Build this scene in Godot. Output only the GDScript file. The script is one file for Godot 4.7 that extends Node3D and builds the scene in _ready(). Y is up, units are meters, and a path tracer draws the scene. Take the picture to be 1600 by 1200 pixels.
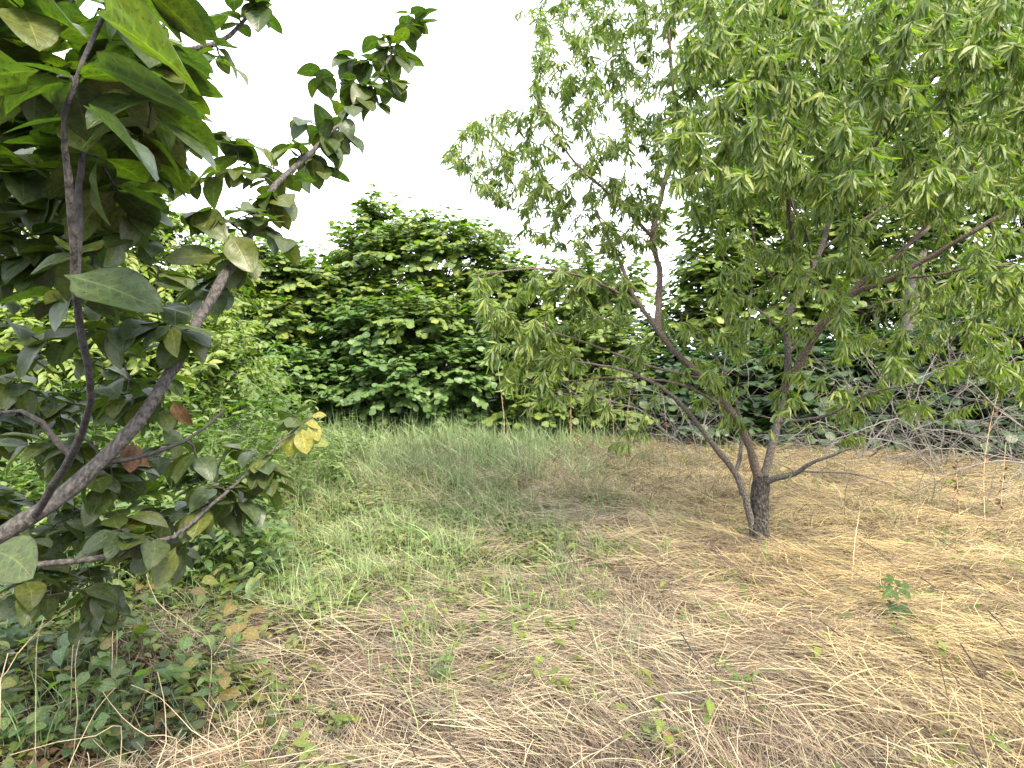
extends Node3D

# ---------------------------------------------------------------- camera numbers
const F := 1000.0                       # focal length for a picture 1600 wide, 1200 high
const PITCH := -0.0436                  # looking 2.5 degrees down
const EYE := Vector3(0, 1.5, 0)

var rng := RandomNumberGenerator.new()
var lump := FastNoiseLite.new()
var fine := FastNoiseLite.new()
var bark_grey: StandardMaterial3D
var bark_dark: StandardMaterial3D
var bark_pers: StandardMaterial3D
var bark_bleached: StandardMaterial3D
var bark_trunk: StandardMaterial3D
var bark_brown: StandardMaterial3D
var dry_mat: StandardMaterial3D
var stem_green: StandardMaterial3D
var strand_mat: StandardMaterial3D
var leaf_tex: ImageTexture
var leaf_bump: ImageTexture
var M := {}                             # leaf shapes
var T := {}                             # leaf colours


# ---------------------------------------------------------------- helpers: places
func at(px: float, py: float, d: float) -> Vector3:
	return EYE + Vector3((px - 800.0) / F * d, -(py - 600.0) / F * d, -d).rotated(Vector3.RIGHT, PITCH)

func seen_at(p: Vector3) -> Vector3:
	var q := (p - EYE).rotated(Vector3.RIGHT, -PITCH)
	var d := -q.z
	if d < 0.05:
		return Vector3(-9999, -9999, 0.01)
	return Vector3(q.x / d * F + 800.0, -q.y / d * F + 600.0, d)

func height(x: float, z: float) -> float:
	var h := lump.get_noise_2d(x, z) * 0.11 + fine.get_noise_2d(x, z) * 0.07
	h += 0.05 * exp(-(Vector2(x - 1.97, z + 5.1)).length_squared() / 1.2)
	return h

func on_ground(px: float, py: float) -> Vector3:
	var a := at(px, py, 1.0) - EYE
	var t := -EYE.y / a.y
	for k in 4:
		var q := EYE + a * t
		t = (height(q.x, q.z) - EYE.y) / a.y
	var p := EYE + a * t
	return Vector3(p.x, height(p.x, p.z), p.z)

func rv() -> Vector3:
	return Vector3(rng.randf_range(-1, 1), rng.randf_range(-1, 1), rng.randf_range(-1, 1))

func in_poly(poly: Array, lo: Vector2, hi: Vector2) -> Vector2:
	var pp := PackedVector2Array()
	for q in poly:
		pp.append(q)
	for k in 60:
		var c := Vector2(rng.randf_range(lo.x, hi.x), rng.randf_range(lo.y, hi.y))
		if Geometry2D.is_point_in_polygon(c, pp):
			return c
	return (lo + hi) * 0.5

func region(poly: Array, d0: float, d1: float, n: int) -> Array:
	var lo := Vector2(1e9, 1e9)
	var hi := Vector2(-1e9, -1e9)
	for q in poly:
		lo = lo.min(q)
		hi = hi.max(q)
	var out := []
	for k in n:
		var c := in_poly(poly, lo, hi)
		out.append(at(c.x, c.y, rng.randf_range(d0, d1)))
	return out

func through(list: Array) -> Array:      # [px, py, depth] triples to points
	var out := []
	for a in list:
		out.append(at(a[0], a[1], a[2]))
	return out


# ---------------------------------------------------------------- helpers: nodes
func tag(o: Node, label: String, category: String, group := "", kind := "") -> void:
	if label:
		o.set_meta("label", label)
	if category:
		o.set_meta("category", category)
	if group:
		o.set_meta("group", group)
	if kind:
		o.set_meta("kind", kind)

func thing(called: String, label: String, category: String, where: Vector3, group := "") -> Node3D:
	var o := Node3D.new()
	o.name = called
	if has_node(NodePath(called)):
		var k := 1
		while has_node(NodePath("%s_%03d" % [called, k])):
			k += 1
		o.name = "%s_%03d" % [called, k]
	o.position = where
	add_child(o, true)
	tag(o, label, category, group)
	return o

func part(called: String, mesh: Mesh, mat: Material, parent: Node3D, kind := "") -> MeshInstance3D:
	var o := MeshInstance3D.new()
	o.name = called
	o.mesh = mesh
	o.material_override = mat
	if kind:
		o.set_meta("kind", kind)
	parent.add_child(o, true)
	return o


# ---------------------------------------------------------------- helpers: meshes
class Build:
	var v := PackedVector3Array()
	var n := PackedVector3Array()
	var uv := PackedVector2Array()
	var c := PackedColorArray()
	var idx := PackedInt32Array()
	var off := Vector3.ZERO

	func tube(pts: Array, r0: float, r1: float, sides: int, rough := 0.0, noise: FastNoiseLite = null) -> void:
		var m := pts.size()
		if m < 2:
			return
		var side := Vector3.ZERO
		var base := v.size()
		var run := 0.0
		for i in m:
			var p: Vector3 = pts[i]
			var a: Vector3 = pts[maxi(i - 1, 0)]
			var b: Vector3 = pts[mini(i + 1, m - 1)]
			var t := (b - a).normalized()
			if i == 0:
				side = t.cross(Vector3(0.31, 0.2, 0.93)).normalized()
			else:
				side = (side - t * side.dot(t)).normalized()
				run += p.distance_to(pts[i - 1])
			var up := t.cross(side)
			var f := float(i) / (m - 1)
			var r := lerpf(r0, r1, f)
			for k in sides + 1:
				var ang := TAU * k / sides
				var dir := side * cos(ang) + up * sin(ang)
				var rr := r
				if noise:
					var q := p + dir * r
					rr *= 1.0 + rough * noise.get_noise_3d(q.x * 10.0, q.y * 6.0, q.z * 10.0)
				v.append(p + dir * rr - off)
				n.append(dir)
				uv.append(Vector2(float(k) / sides, run))
				c.append(Color.WHITE)
		for i in m - 1:
			for k in sides:
				var q := base + i * (sides + 1) + k
				idx.append_array([q, q + sides + 1, q + 1, q + 1, q + sides + 1, q + sides + 2])
		var tip := v.size()
		var e: Vector3 = pts[m - 1]
		v.append(e - off)
		n.append((e - pts[m - 2]).normalized())
		uv.append(Vector2.ZERO)
		c.append(Color.WHITE)
		for k in sides:
			var q := base + (m - 1) * (sides + 1) + k
			idx.append_array([q, tip, q + 1])

	func strip(pts: Array, wide: float, flat: Vector3, color: Color, taper := 0.15) -> void:
		var m := pts.size()
		var base := v.size()
		for i in m:
			var p: Vector3 = pts[i]
			var a: Vector3 = pts[maxi(i - 1, 0)]
			var b: Vector3 = pts[mini(i + 1, m - 1)]
			var t := (b - a).normalized()
			var s := t.cross(flat).normalized()
			var f := float(i) / (m - 1)
			var w := wide * 0.5 * (1.0 - (1.0 - taper) * pow(f, 2.0))
			v.append(p + s * w - off)
			v.append(p - s * w - off)
			var nn := s.cross(t).normalized()
			n.append(nn)
			n.append(nn)
			uv.append(Vector2(0, f))
			uv.append(Vector2(1, f))
			c.append(color)
			c.append(color)
		for i in m - 1:
			var q := base + i * 2
			idx.append_array([q, q + 1, q + 2, q + 1, q + 3, q + 2])

	func done() -> ArrayMesh:
		var a := []
		a.resize(Mesh.ARRAY_MAX)
		a[Mesh.ARRAY_VERTEX] = v
		a[Mesh.ARRAY_NORMAL] = n
		a[Mesh.ARRAY_TEX_UV] = uv
		a[Mesh.ARRAY_COLOR] = c
		a[Mesh.ARRAY_INDEX] = idx
		var m := ArrayMesh.new()
		m.add_surface_from_arrays(Mesh.PRIMITIVE_TRIANGLES, a)
		return m


func smooth_path(pts: Array, step: float, wob := 0.0) -> Array:
	var out := []
	var m := pts.size()
	for i in m - 1:
		var a: Vector3 = pts[maxi(i - 1, 0)]
		var b: Vector3 = pts[i]
		var c: Vector3 = pts[i + 1]
		var d: Vector3 = pts[mini(i + 2, m - 1)]
		var k := maxi(1, int(ceil(b.distance_to(c) / step)))
		for j in k:
			var p := b.cubic_interpolate(c, a, d, float(j) / k)
			if wob > 0.0 and out.size() > 0:
				p += rv() * wob
			out.append(p)
	out.append(pts[m - 1])
	return out


# a leaf of length 1 along +y, its face towards +z
func leaf_shape(rows: int, cols: int, wide: float, shape: String, fold: float, droop: float, wave: float, sway: float, stalk := 0.06) -> ArrayMesh:
	var b := Build.new()
	var grid := []
	for i in rows + 1:
		var t := float(i) / rows
		var w := 0.0
		if i == 0:
			w = 0.02
		else:
			var u := clampf((t - stalk) / (1.0 - stalk), 0.0, 1.0)
			match shape:
				"ovate":
					w = pow(sin(PI * pow(u, 0.78)), 0.66)
				"round":
					w = pow(sin(PI * pow(u, 0.85)), 0.55)
				"lance":
					w = pow(sin(PI * pow(u, 0.8)), 0.9)
		w = maxf(w, 0.012 if i < rows else 0.0) * wide * 0.5
		var ang := droop * t
		var y := t * (1.0 - 0.12 * absf(droop) * t)
		var z := -0.5 * droop * t * t
		var x0 := sway * sin(t * 3.0) * 0.12
		var row := []
		for j in cols + 1:
			var s := float(j) / cols * 2.0 - 1.0
			var zz := z + fold * absf(s) * w + wave * sin(t * 9.0 + s * 2.5 + sway * 4.0) * absf(s) * w * 0.8
			row.append(Vector3(x0 + s * w * (1.0 - 0.25 * absf(fold)), y, zz))
			b.uv.append(Vector2(float(j) / cols, t))
			b.c.append(Color.WHITE)
		grid.append(row)
	for i in rows + 1:
		for j in cols + 1:
			var dx: Vector3 = grid[i][mini(j + 1, cols)] - grid[i][maxi(j - 1, 0)]
			var dy: Vector3 = grid[mini(i + 1, rows)][j] - grid[maxi(i - 1, 0)][j]
			var nn := dx.cross(dy)
			if nn.length() < 1e-6:
				nn = Vector3(0, 0, 1)
			b.v.append(grid[i][j])
			b.n.append(nn.normalized())
	for i in rows:
		for j in cols:
			var q := i * (cols + 1) + j
			b.idx.append_array([q, q + cols + 1, q + 1, q + 1, q + cols + 1, q + cols + 2])
	return b.done()

func lobed_shape(seed_turn: float) -> ArrayMesh:     # a maple-like leaf with five lobes
	var b := Build.new()
	var rim := []
	var lobes := [[-2.25, 0.42], [-1.15, 0.62], [0.0, 0.75], [1.15, 0.62], [2.25, 0.42]]
	for k in 41:
		var a := lerpf(-2.75, 2.75, k / 40.0)
		var r := 0.26
		for l in lobes:
			var q: float = absf(a - l[0])
			r = maxf(r, l[1] * (1.0 - 0.62 * pow(clampf(q / 0.56, 0, 1), 0.8)))
		r *= 1.0 + 0.06 * sin(k * 2.6)
		rim.append(Vector3(sin(a) * r, 0.3 + cos(a) * r, -0.28 * r * r + 0.05 * sin(a * 3.0 + seed_turn)))
	b.v.append(Vector3(0, 0.3, 0.02))
	b.n.append(Vector3(0, 0, 1))
	b.uv.append(Vector2(0.5, 0.2))
	b.c.append(Color.WHITE)
	for p in rim:
		b.v.append(p)
		b.n.append(Vector3(p.x * 0.4, p.y * 0.3, 1).normalized())
		b.uv.append(Vector2(0.5 + p.x * 0.6, p.y))
		b.c.append(Color.WHITE)
	for k in 40:
		b.idx.append_array([0, k + 1, k + 2])
	return b.done()

func leaf_xf(p: Vector3, dir: Vector3, nrm: Vector3, s: float) -> Transform3D:
	var y := dir.normalized()
	var z := nrm - y * nrm.dot(y)
	if z.length() < 0.05:
		z = y.cross(Vector3(0.4, 0.1, 0.9))
	z = z.normalized()
	var x := y.cross(z)
	return Transform3D(Basis(x * s * rng.randf_range(0.85, 1.12), y * s, z * s * rng.randf_range(0.3, 1.3)), p)

# leaves: the n largest in the picture as parts, the rest as one part of kind stuff
func put_leaves(root: Node3D, xs: Array, shapes: Array, tones: Dictionary, n_parts: int, pick := -1, called := "leaf", mass := "foliage") -> void:
	var scored := []
	for i in xs.size():
		var x: Transform3D = xs[i]
		var q := seen_at(x.origin)
		var s := x.basis.y.length() / q.z
		if q.x < -20 or q.x > 1620 or q.y < -20 or q.y > 1220:
			s *= 0.001
		scored.append([s, i])
	scored.sort_custom(func(a, b): return a[0] > b[0] if a[0] != b[0] else a[1] < b[1])
	var mats: Array = tones.mats
	var rest := []
	for k in scored.size():
		var x: Transform3D = xs[scored[k][1]]
		x.origin -= root.position
		if k < n_parts and scored[k][0] > 0.0015:
			var o := part(called, shapes[rng.randi() % shapes.size()], mats[pick if pick >= 0 else rng.randi() % mats.size()], root)
			o.transform = x
		else:
			rest.append(x)
	if rest.size() == 0:
		return
	var mm := MultiMesh.new()
	mm.transform_format = MultiMesh.TRANSFORM_3D
	mm.use_colors = true
	mm.mesh = shapes[0]
	mm.instance_count = rest.size()
	var cols: Array = tones.colors
	for k in rest.size():
		mm.set_instance_transform(k, rest[k])
		var cc: Color = cols[rng.randi() % cols.size()]
		var f := rng.randf_range(0.82, 1.16)
		mm.set_instance_color(k, Color(cc.r * f, cc.g * f, cc.b * f))
	var o2 := MultiMeshInstance3D.new()
	o2.name = mass
	o2.multimesh = mm
	o2.material_override = tones.many
	o2.set_meta("kind", "stuff")
	root.add_child(o2, true)

func tones(colors: Array, rough: float, glow: Color, spec := 0.5) -> Dictionary:
	var out := {"mats": [], "colors": colors}
	for k in colors.size() + 1:
		var m := StandardMaterial3D.new()
		m.albedo_texture = leaf_tex
		if k < colors.size():
			m.albedo_color = (colors[k] as Color).linear_to_srgb()
		else:
			m.vertex_color_use_as_albedo = true
		m.roughness = rough
		m.metallic_specular = spec
		m.backlight_enabled = true
		m.backlight = glow
		m.heightmap_enabled = true
		m.heightmap_texture = leaf_bump
		m.heightmap_scale = 0.12
		m.cull_mode = BaseMaterial3D.CULL_DISABLED
		if k < colors.size():
			out.mats.append(m)
		else:
			out.many = m
	return out

func bark(a: Color, b: Color, size: float, deep: float) -> StandardMaterial3D:
	var ns := FastNoiseLite.new()
	ns.seed = 11
	ns.frequency = 0.02
	ns.fractal_octaves = 5
	var t := NoiseTexture2D.new()
	t.width = 512
	t.height = 512
	t.seamless = true
	t.noise = ns
	var g := Gradient.new()
	g.set_color(0, a.linear_to_srgb())
	g.set_color(1, b.linear_to_srgb())
	g.set_offset(0, 0.3)
	g.set_offset(1, 0.72)
	t.color_ramp = g
	var h := NoiseTexture2D.new()
	h.width = 512
	h.height = 512
	h.seamless = true
	h.noise = ns
	var m := StandardMaterial3D.new()
	m.albedo_texture = t
	m.roughness = 0.9
	m.uv1_triplanar = true
	m.uv1_world_triplanar = true
	m.uv1_scale = Vector3(size, size * 0.45, size)
	m.heightmap_enabled = true
	m.heightmap_texture = h
	m.heightmap_scale = deep
	return m

func plain(c: Color, rough := 0.85) -> StandardMaterial3D:
	var m := StandardMaterial3D.new()
	m.albedo_color = c.linear_to_srgb()
	m.roughness = rough
	m.cull_mode = BaseMaterial3D.CULL_DISABLED
	return m

func make_materials() -> void:
	var im := Image.create(96, 192, false, Image.FORMAT_RGB8)
	var hm := Image.create(96, 192, false, Image.FORMAT_RGB8)
	var ns := FastNoiseLite.new()
	ns.seed = 5
	ns.frequency = 0.035
	ns.fractal_octaves = 3
	for y in 192:
		for x in 96:
			var s := absf((x + 0.5) / 96.0 * 2.0 - 1.0)
			var t := (y + 0.5) / 192.0
			var mid := exp(-pow(s / 0.035, 2.0))
			var ph := fposmod(t * 8.0 - s * 2.2 + 0.3 * s * s, 1.0)
			var vein := exp(-pow((ph - 0.5) / 0.07, 2.0)) * (1.0 - 0.6 * s)
			var spot := 0.45 * sm(0.42, 0.6, ns.get_noise_2d(x * 3.1 + 50.0, y * 3.1)) + 0.2 * sm(0.9, 1.0, s) + 0.15 * sm(0.25, 0.5, ns.get_noise_2d(x * 0.9 - 70.0, y * 0.9))
			var k := (0.78 + 0.14 * ns.get_noise_2d(x, y)) * (1.0 - spot) + 0.2 * mid + 0.11 * vein
			var warm := 0.06 * ns.get_noise_2d(x + 300, y) + 0.12 * spot
			im.set_pixel(x, y, Color(clampf(k + warm + 0.06 * mid, 0, 1), clampf(k, 0, 1), clampf(k - warm, 0, 1)))
			var hh := 0.6 - 0.4 * mid - 0.22 * vein + 0.08 * ns.get_noise_2d(x * 2.0, y * 2.0)
			hm.set_pixel(x, y, Color(hh, hh, hh))
	leaf_tex = ImageTexture.create_from_image(im)
	leaf_bump = ImageTexture.create_from_image(hm)
	bark_grey = bark(Color(0.03, 0.027, 0.023), Color(0.155, 0.132, 0.11), 9.0, 0.7)
	bark_dark = bark(Color(0.007, 0.006, 0.0055), Color(0.032, 0.027, 0.025), 7.0, 0.9)
	bark_brown = bark(Color(0.035, 0.026, 0.021), Color(0.16, 0.115, 0.088), 10.0, 0.7)
	bark_pers = bark(Color(0.014, 0.0125, 0.0115), Color(0.085, 0.076, 0.068), 9.0, 0.7)
	bark_bleached = bark(Color(0.07, 0.065, 0.057), Color(0.24, 0.22, 0.195), 9.0, 0.3)
	bark_trunk = bark(Color(0.01, 0.009, 0.008), Color(0.085, 0.07, 0.055), 4.5, 2.5)
	dry_mat = bark(Color(0.3, 0.22, 0.13), Color(0.5, 0.4, 0.26), 12.0, 0.1)
	stem_green = plain(Color(0.13, 0.17, 0.06), 0.7)
	strand_mat = StandardMaterial3D.new()
	strand_mat.vertex_color_use_as_albedo = true
	strand_mat.roughness = 0.75
	strand_mat.backlight_enabled = true
	strand_mat.backlight = Color(0.12, 0.12, 0.12)
	strand_mat.cull_mode = BaseMaterial3D.CULL_DISABLED
	var g := Color(0.85, 1.0, 0.45)
	T.persimmon = tones([Color(0.1, 0.142, 0.038), Color(0.12, 0.162, 0.038), Color(0.082, 0.125, 0.042), Color(0.155, 0.19, 0.04), Color(0.088, 0.13, 0.055)], 0.42, g, 0.55)
	T.peach = tones([Color(0.25, 0.345, 0.075), Color(0.31, 0.395, 0.08), Color(0.19, 0.29, 0.08), Color(0.39, 0.45, 0.1), Color(0.2, 0.3, 0.11), Color(0.28, 0.37, 0.07)], 0.45, g)
	T.hazel = tones([Color(0.23, 0.34, 0.07), Color(0.28, 0.39, 0.07), Color(0.18, 0.3, 0.08), Color(0.21, 0.33, 0.1), Color(0.34, 0.42, 0.07)], 0.5, g)
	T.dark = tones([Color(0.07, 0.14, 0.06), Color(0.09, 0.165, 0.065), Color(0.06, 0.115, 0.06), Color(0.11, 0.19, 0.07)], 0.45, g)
	T.lime = tones([Color(0.29, 0.41, 0.07), Color(0.33, 0.43, 0.08), Color(0.24, 0.36, 0.065), Color(0.37, 0.45, 0.09)], 0.45, g)
	T.weed = tones([Color(0.17, 0.28, 0.075), Color(0.21, 0.31, 0.08), Color(0.14, 0.24, 0.075), Color(0.25, 0.34, 0.085)], 0.45, g)
	T.far = tones([Color(0.21, 0.31, 0.065), Color(0.25, 0.35, 0.07), Color(0.17, 0.26, 0.065), Color(0.3, 0.38, 0.075)], 0.5, g)
	T.cool = tones([Color(0.19, 0.33, 0.095), Color(0.22, 0.36, 0.11), Color(0.15, 0.28, 0.09), Color(0.26, 0.39, 0.13)], 0.42, g)
	T.olive = tones([Color(0.24, 0.27, 0.06), Color(0.3, 0.3, 0.07), Color(0.17, 0.2, 0.05), Color(0.26, 0.2, 0.06)], 0.6, g)
	T.maple = tones([Color(0.075, 0.135, 0.035), Color(0.095, 0.16, 0.04), Color(0.065, 0.12, 0.035), Color(0.15, 0.22, 0.045)], 0.65, g, 0.4)
	T.yellow = tones([Color(0.4, 0.4, 0.08), Color(0.29, 0.34, 0.07)], 0.5, Color(1, 0.95, 0.4))
	T.brown = tones([Color(0.16, 0.085, 0.045), Color(0.3, 0.19, 0.09), Color(0.22, 0.12, 0.06)], 0.8, Color(0.5, 0.35, 0.2))
	M.ovate = []
	M.round = []
	M.lance = []
	M.herb = []
	for k in 5:
		M.ovate.append(leaf_shape(9, 4, rng.randf_range(0.62, 0.78), "ovate", rng.randf_range(0.05, 0.32), rng.randf_range(0.35, 1.1), rng.randf_range(0.07, 0.2), rng.randf_range(-1, 1), 0.1))
	for k in 4:
		M.round.append(leaf_shape(5, 2, rng.randf_range(0.78, 0.92), "round", rng.randf_range(0.0, 0.3), rng.randf_range(0.2, 0.5), rng.randf_range(0.1, 0.25), rng.randf_range(-1, 1), 0.12))
	for k in 5:
		M.lance.append(leaf_shape(6, 2, rng.randf_range(0.125, 0.17), "lance", rng.randf_range(0.2, 0.7), rng.randf_range(0.3, 1.0), 0.25, rng.randf_range(-1, 1), 0.06))
	for k in 4:
		M.herb.append(leaf_shape(5, 2, rng.randf_range(0.34, 0.44), "ovate", rng.randf_range(0.1, 0.5), rng.randf_range(0.2, 0.8), 0.2, rng.randf_range(-1, 1), 0.06))
	M.lobed = [lobed_shape(0.0), lobed_shape(2.0)]


# ---------------------------------------------------------------- woody plants
# limbs: [name, points, radius at start, radius at end, material, sides]; targets: twig ends. Returns a path for each target.
func grow(root: Node3D, limbs: Array, targets: Array, mat: Material, r_per_m: float, part_from: float, parts_most: int, wob := 0.006) -> Array:
	var pos := PackedVector3Array()
	var dirs := PackedVector3Array()
	var rad := PackedFloat32Array()
	for l in limbs:
		var path: Array = smooth_path(l[1], 0.07, 0.003)
		var b := Build.new()
		b.off = root.position
		b.tube(path, l[2], l[3], l[5], 0.35, fine)
		part(l[0], b.done(), l[4], root)
		for i in path.size():
			if l.size() > 6 and float(i) / path.size() < float(l[6]):
				continue
			pos.append(path[i])
			dirs.append(((path[mini(i + 1, path.size() - 1)] as Vector3) - (path[maxi(i - 1, 0)] as Vector3)).normalized())
			rad.append(lerpf(l[2], l[3], float(i) / path.size()))
	var order := []
	for t in targets:
		var best := 1e9
		for i in range(0, pos.size(), 3):
			best = minf(best, pos[i].distance_squared_to(t))
		order.append([best, order.size()])
	order.sort_custom(func(a, b): return a[0] < b[0] if a[0] != b[0] else a[1] < b[1])
	var paths := []
	var twigs := Build.new()
	twigs.off = root.position
	var n_parts := 0
	for o in order:
		var t: Vector3 = targets[o[1]]
		var best := 1e9
		var at_i := 0
		for i in pos.size():
			var d := pos[i].distance_squared_to(t)
			if d < best:
				best = d
				at_i = i
		# spring from a little further down the branch
		var p0 := pos[at_i]
		var far := p0.distance_to(t)
		var out := (t - p0).normalized()
		var start := (dirs[at_i] * 0.6 + out * 0.6 + Vector3(0, 0.25, 0)).normalized()
		var p1 := p0 + start * far * 0.35
		var p2 := t - (out + Vector3(0, -0.25, 0) + rv() * 0.2).normalized() * far * 0.35
		var k := clampi(int(far / 0.08), 3, 14)
		var path := []
		for j in k + 1:
			var p := p0.bezier_interpolate(p1, p2, t, float(j) / k)
			if j > 0:
				p += rv() * wob
			path.append(p)
		var r0 := minf(0.003 + far * r_per_m, rad[at_i] * 0.8)
		for j in range(1, path.size()):
			pos.append(path[j])
			dirs.append(((path[j] as Vector3) - (path[j - 1] as Vector3)).normalized())
			rad.append(lerpf(r0, 0.0018, float(j) / k))
		if far > part_from and n_parts < parts_most:
			n_parts += 1
			var b := Build.new()
			b.off = root.position
			b.tube(path, r0, 0.0016, 6)
			part("branch", b.done(), mat, root)
		else:
			twigs.tube(path, r0, 0.0018, 4)
		paths.append(path)
	if twigs.v.size():
		part("twigs", twigs.done(), mat, root, "stuff")
	return paths

func hang_leaves(xs: Array, path: Array, n: int, reach: float, size0: float, size1: float, droop: float, up: float, spread: float) -> void:
	var m := path.size()
	var tip: Vector3 = path[m - 1]
	var back := (tip - (path[m - 2] as Vector3)).normalized()
	var length := 0.0
	for i in range(1, m):
		length += (path[i] as Vector3).distance_to(path[i - 1])
	var span := minf(reach, length * 0.95)
	for k in n:
		var f := 1.0 - span / maxf(length, 0.01) * pow(rng.randf(), 1.3)
		var fi := clampf(f, 0, 1) * (m - 1)
		var i := mini(int(fi), m - 2)
		var p := (path[i] as Vector3).lerp(path[i + 1], fi - i)
		var t := ((path[i + 1] as Vector3) - (path[i] as Vector3)).normalized()
		var a := k * 2.4 + rng.randf_range(-0.5, 0.5)
		var s := t.cross(Vector3(0.2, 0.9, 0.3)).normalized()
		var w := s * cos(a) + t.cross(s) * sin(a)
		var dir := t * 0.45 + w * spread + Vector3(0, -droop * rng.randf_range(0.5, 1.4), 0) + rv() * 0.2
		var nrm := Vector3(0, up, 0) + w * -0.2 + t * 0.3 + rv() * 0.55
		if up > 1.5:                     # broad leaves held level, tips bent down by their own curve
			dir.y = dir.y * 0.35 - 0.1
			nrm = Vector3(0, 1, 0) + rv() * 0.38
		xs.append(leaf_xf(p, dir, nrm, rng.randf_range(size0, size1)))

# a bush of leafy shoots over rounded masses; lobes: [px, py, depth, radius across px, radius up px, radius deep m]
func bush(called: String, label: String, category: String, group: String, lobes: Array, base: Vector3, shapes: Array, tn: Dictionary, n_shoots: int, per: int, size0: float, size1: float, shoot: float, parts: int, mat: Material, droop := 0.35, flat := 0.8) -> Node3D:
	var root := thing(called, label, category, base, group)
	var xs := []
	var low := []
	var els := []
	var area := 0.0
	for l in lobes:
		var c := at(l[0], l[1], l[2])
		var r := Vector3(l[3] / F * l[2], l[4] / F * l[2], l[5])
		els.append([c, r, l.size() > 6])
		area += r.x * r.y + r.x * r.z + r.y * r.z
	var stems := []
	for e in els:
		var c: Vector3 = e[0]
		var r: Vector3 = e[1]
		var foot := base + Vector3(rng.randf_range(-0.25, 0.25), -0.05, rng.randf_range(-0.2, 0.2))
		var mid := foot.lerp(c, 0.5) + Vector3(0, 0.12 * absf(c.x - foot.x), 0) + rv() * 0.08
		stems.append(["stem", [foot, mid, c, c + Vector3(0, r.y * 0.6, 0)], 0.035, 0.008, mat, 7])
	var twigs := Build.new()
	twigs.off = base
	for l in stems:
		var b := Build.new()
		b.off = base
		b.tube(smooth_path(l[1], 0.2, 0.012), l[2], l[3], l[5])
		part("stem", b.done(), mat, root)
	for e in els:
		var c: Vector3 = e[0]
		var r: Vector3 = e[1]
		var mine := int(round(n_shoots * (r.x * r.y + r.x * r.z + r.y * r.z) / area))
		for k in mine:
			var u := rv()
			while u.length() > 1.0 or u.length() < 0.1:
				u = rv()
			u = u.normalized()
			if u.z < -0.55 and rng.randf() < 0.6:
				u.z = -u.z
			if u.y < -0.4 and rng.randf() < 0.5:
				u.y = -u.y
			var depth := 1.0 - 0.5 * pow(rng.randf(), 2.2)
			if rng.randf() < 0.05 and u.y > -0.2:
				depth = 1.2              # a stray shoot
			var p := c + u * r * depth * rng.randf_range(0.9, 1.05)
			if p.y < 0.1:
				continue
			var buried := false
			for e2 in els:
				if e2 != e:
					var q: Vector3 = (p - (e2[0] as Vector3)) / (e2[1] as Vector3)
					if q.length() < 0.72:
						buried = true
			if buried:
				continue
			var outw := (u / r).normalized()
			var dir := (outw + Vector3(0, 0.25, 0) + rv() * 0.45).normalized()
			var p0 := p - dir * shoot * 0.6
			var path := []
			for j in 6:
				var f := j / 5.0
				path.append(p0 + dir * shoot * f + Vector3(0, -droop * shoot * f * f * 0.6, 0))
			twigs.tube([c.lerp(p0, 0.35), p0, path[2], path[5]], 0.007, 0.0025, 3)
			var side := dir.cross(Vector3.UP).normalized()
			for j in per:
				var f := (j + 0.4) / per
				var fi := f * 5.0
				var i := mini(int(fi), 4)
				var q := (path[i] as Vector3).lerp(path[i + 1], fi - i)
				var sg := 1.0 if j % 2 == 0 else -1.0
				var ld := dir * 0.5 + side * sg * 0.85 + Vector3(0, -droop * rng.randf_range(0.3, 1.6), 0) + rv() * 0.3
				var ln := Vector3(0, flat, 0) + outw * 0.55 + rv() * 0.42
				(low if e[2] else xs).append(leaf_xf(q, ld, ln, rng.randf_range(size0, size1)))
	part("twigs", twigs.done(), mat, root, "stuff")
	if low.size():
		put_leaves(root, xs, shapes, tn, parts / 2)
		put_leaves(root, low, shapes, T.cool, parts / 2)
	else:
		put_leaves(root, xs, shapes, tn, parts)
	return root

# an upright herb: stems with pairs of leaves
func herb(called: String, label: String, category: String, group: String, base: Vector3, tall: float, stems: int, pairs: int, leaf_len: float, shapes: Array, tn: Dictionary, lean := 0.2, spread := 0.05, rise := 0.35) -> Node3D:
	var root := thing(called, label, category, base, group)
	var xs := []
	for s in stems:
		var foot := base + Vector3(rng.randf_range(-1, 1) * spread, -0.02, rng.randf_range(-1, 1) * spread)
		var h := tall * rng.randf_range(0.75, 1.05)
		var ld := Vector3(rng.randf_range(-1, 1), 0, rng.randf_range(-1, 1)) * lean
		var path := smooth_path([foot, foot + Vector3(0, h * 0.5, 0) + ld * h * 0.35, foot + Vector3(0, h, 0) + ld * h], h / 7.0, 0.004)
		var b := Build.new()
		b.off = base
		b.tube(path, 0.0025 + tall * 0.002, 0.0012, 5)
		part("stem", b.done(), stem_green, root)
		var m := path.size()
		for k in pairs:
			var f := 0.18 + 0.82 * (k + 0.5) / pairs
			var fi := f * (m - 1)
			var i := mini(int(fi), m - 2)
			var p := (path[i] as Vector3).lerp(path[i + 1], fi - i)
			var a := k * 1.9 + s * 0.9
			for sg in [0.0, PI]:
				if rng.randf() < 0.12:
					continue
				var w := Vector3(cos(a + sg), 0, sin(a + sg))
				var dir := w + Vector3(0, rise * rng.randf_range(0.3, 1.3) * (0.5 + f), 0) + rv() * 0.2
				xs.append(leaf_xf(p, dir, Vector3.UP + w * -0.15 + rv() * 0.35, leaf_len * rng.randf_range(0.7, 1.1) * (1.15 - 0.55 * f)))
	put_leaves(root, xs, shapes, tn, 300)
	return root

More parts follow.
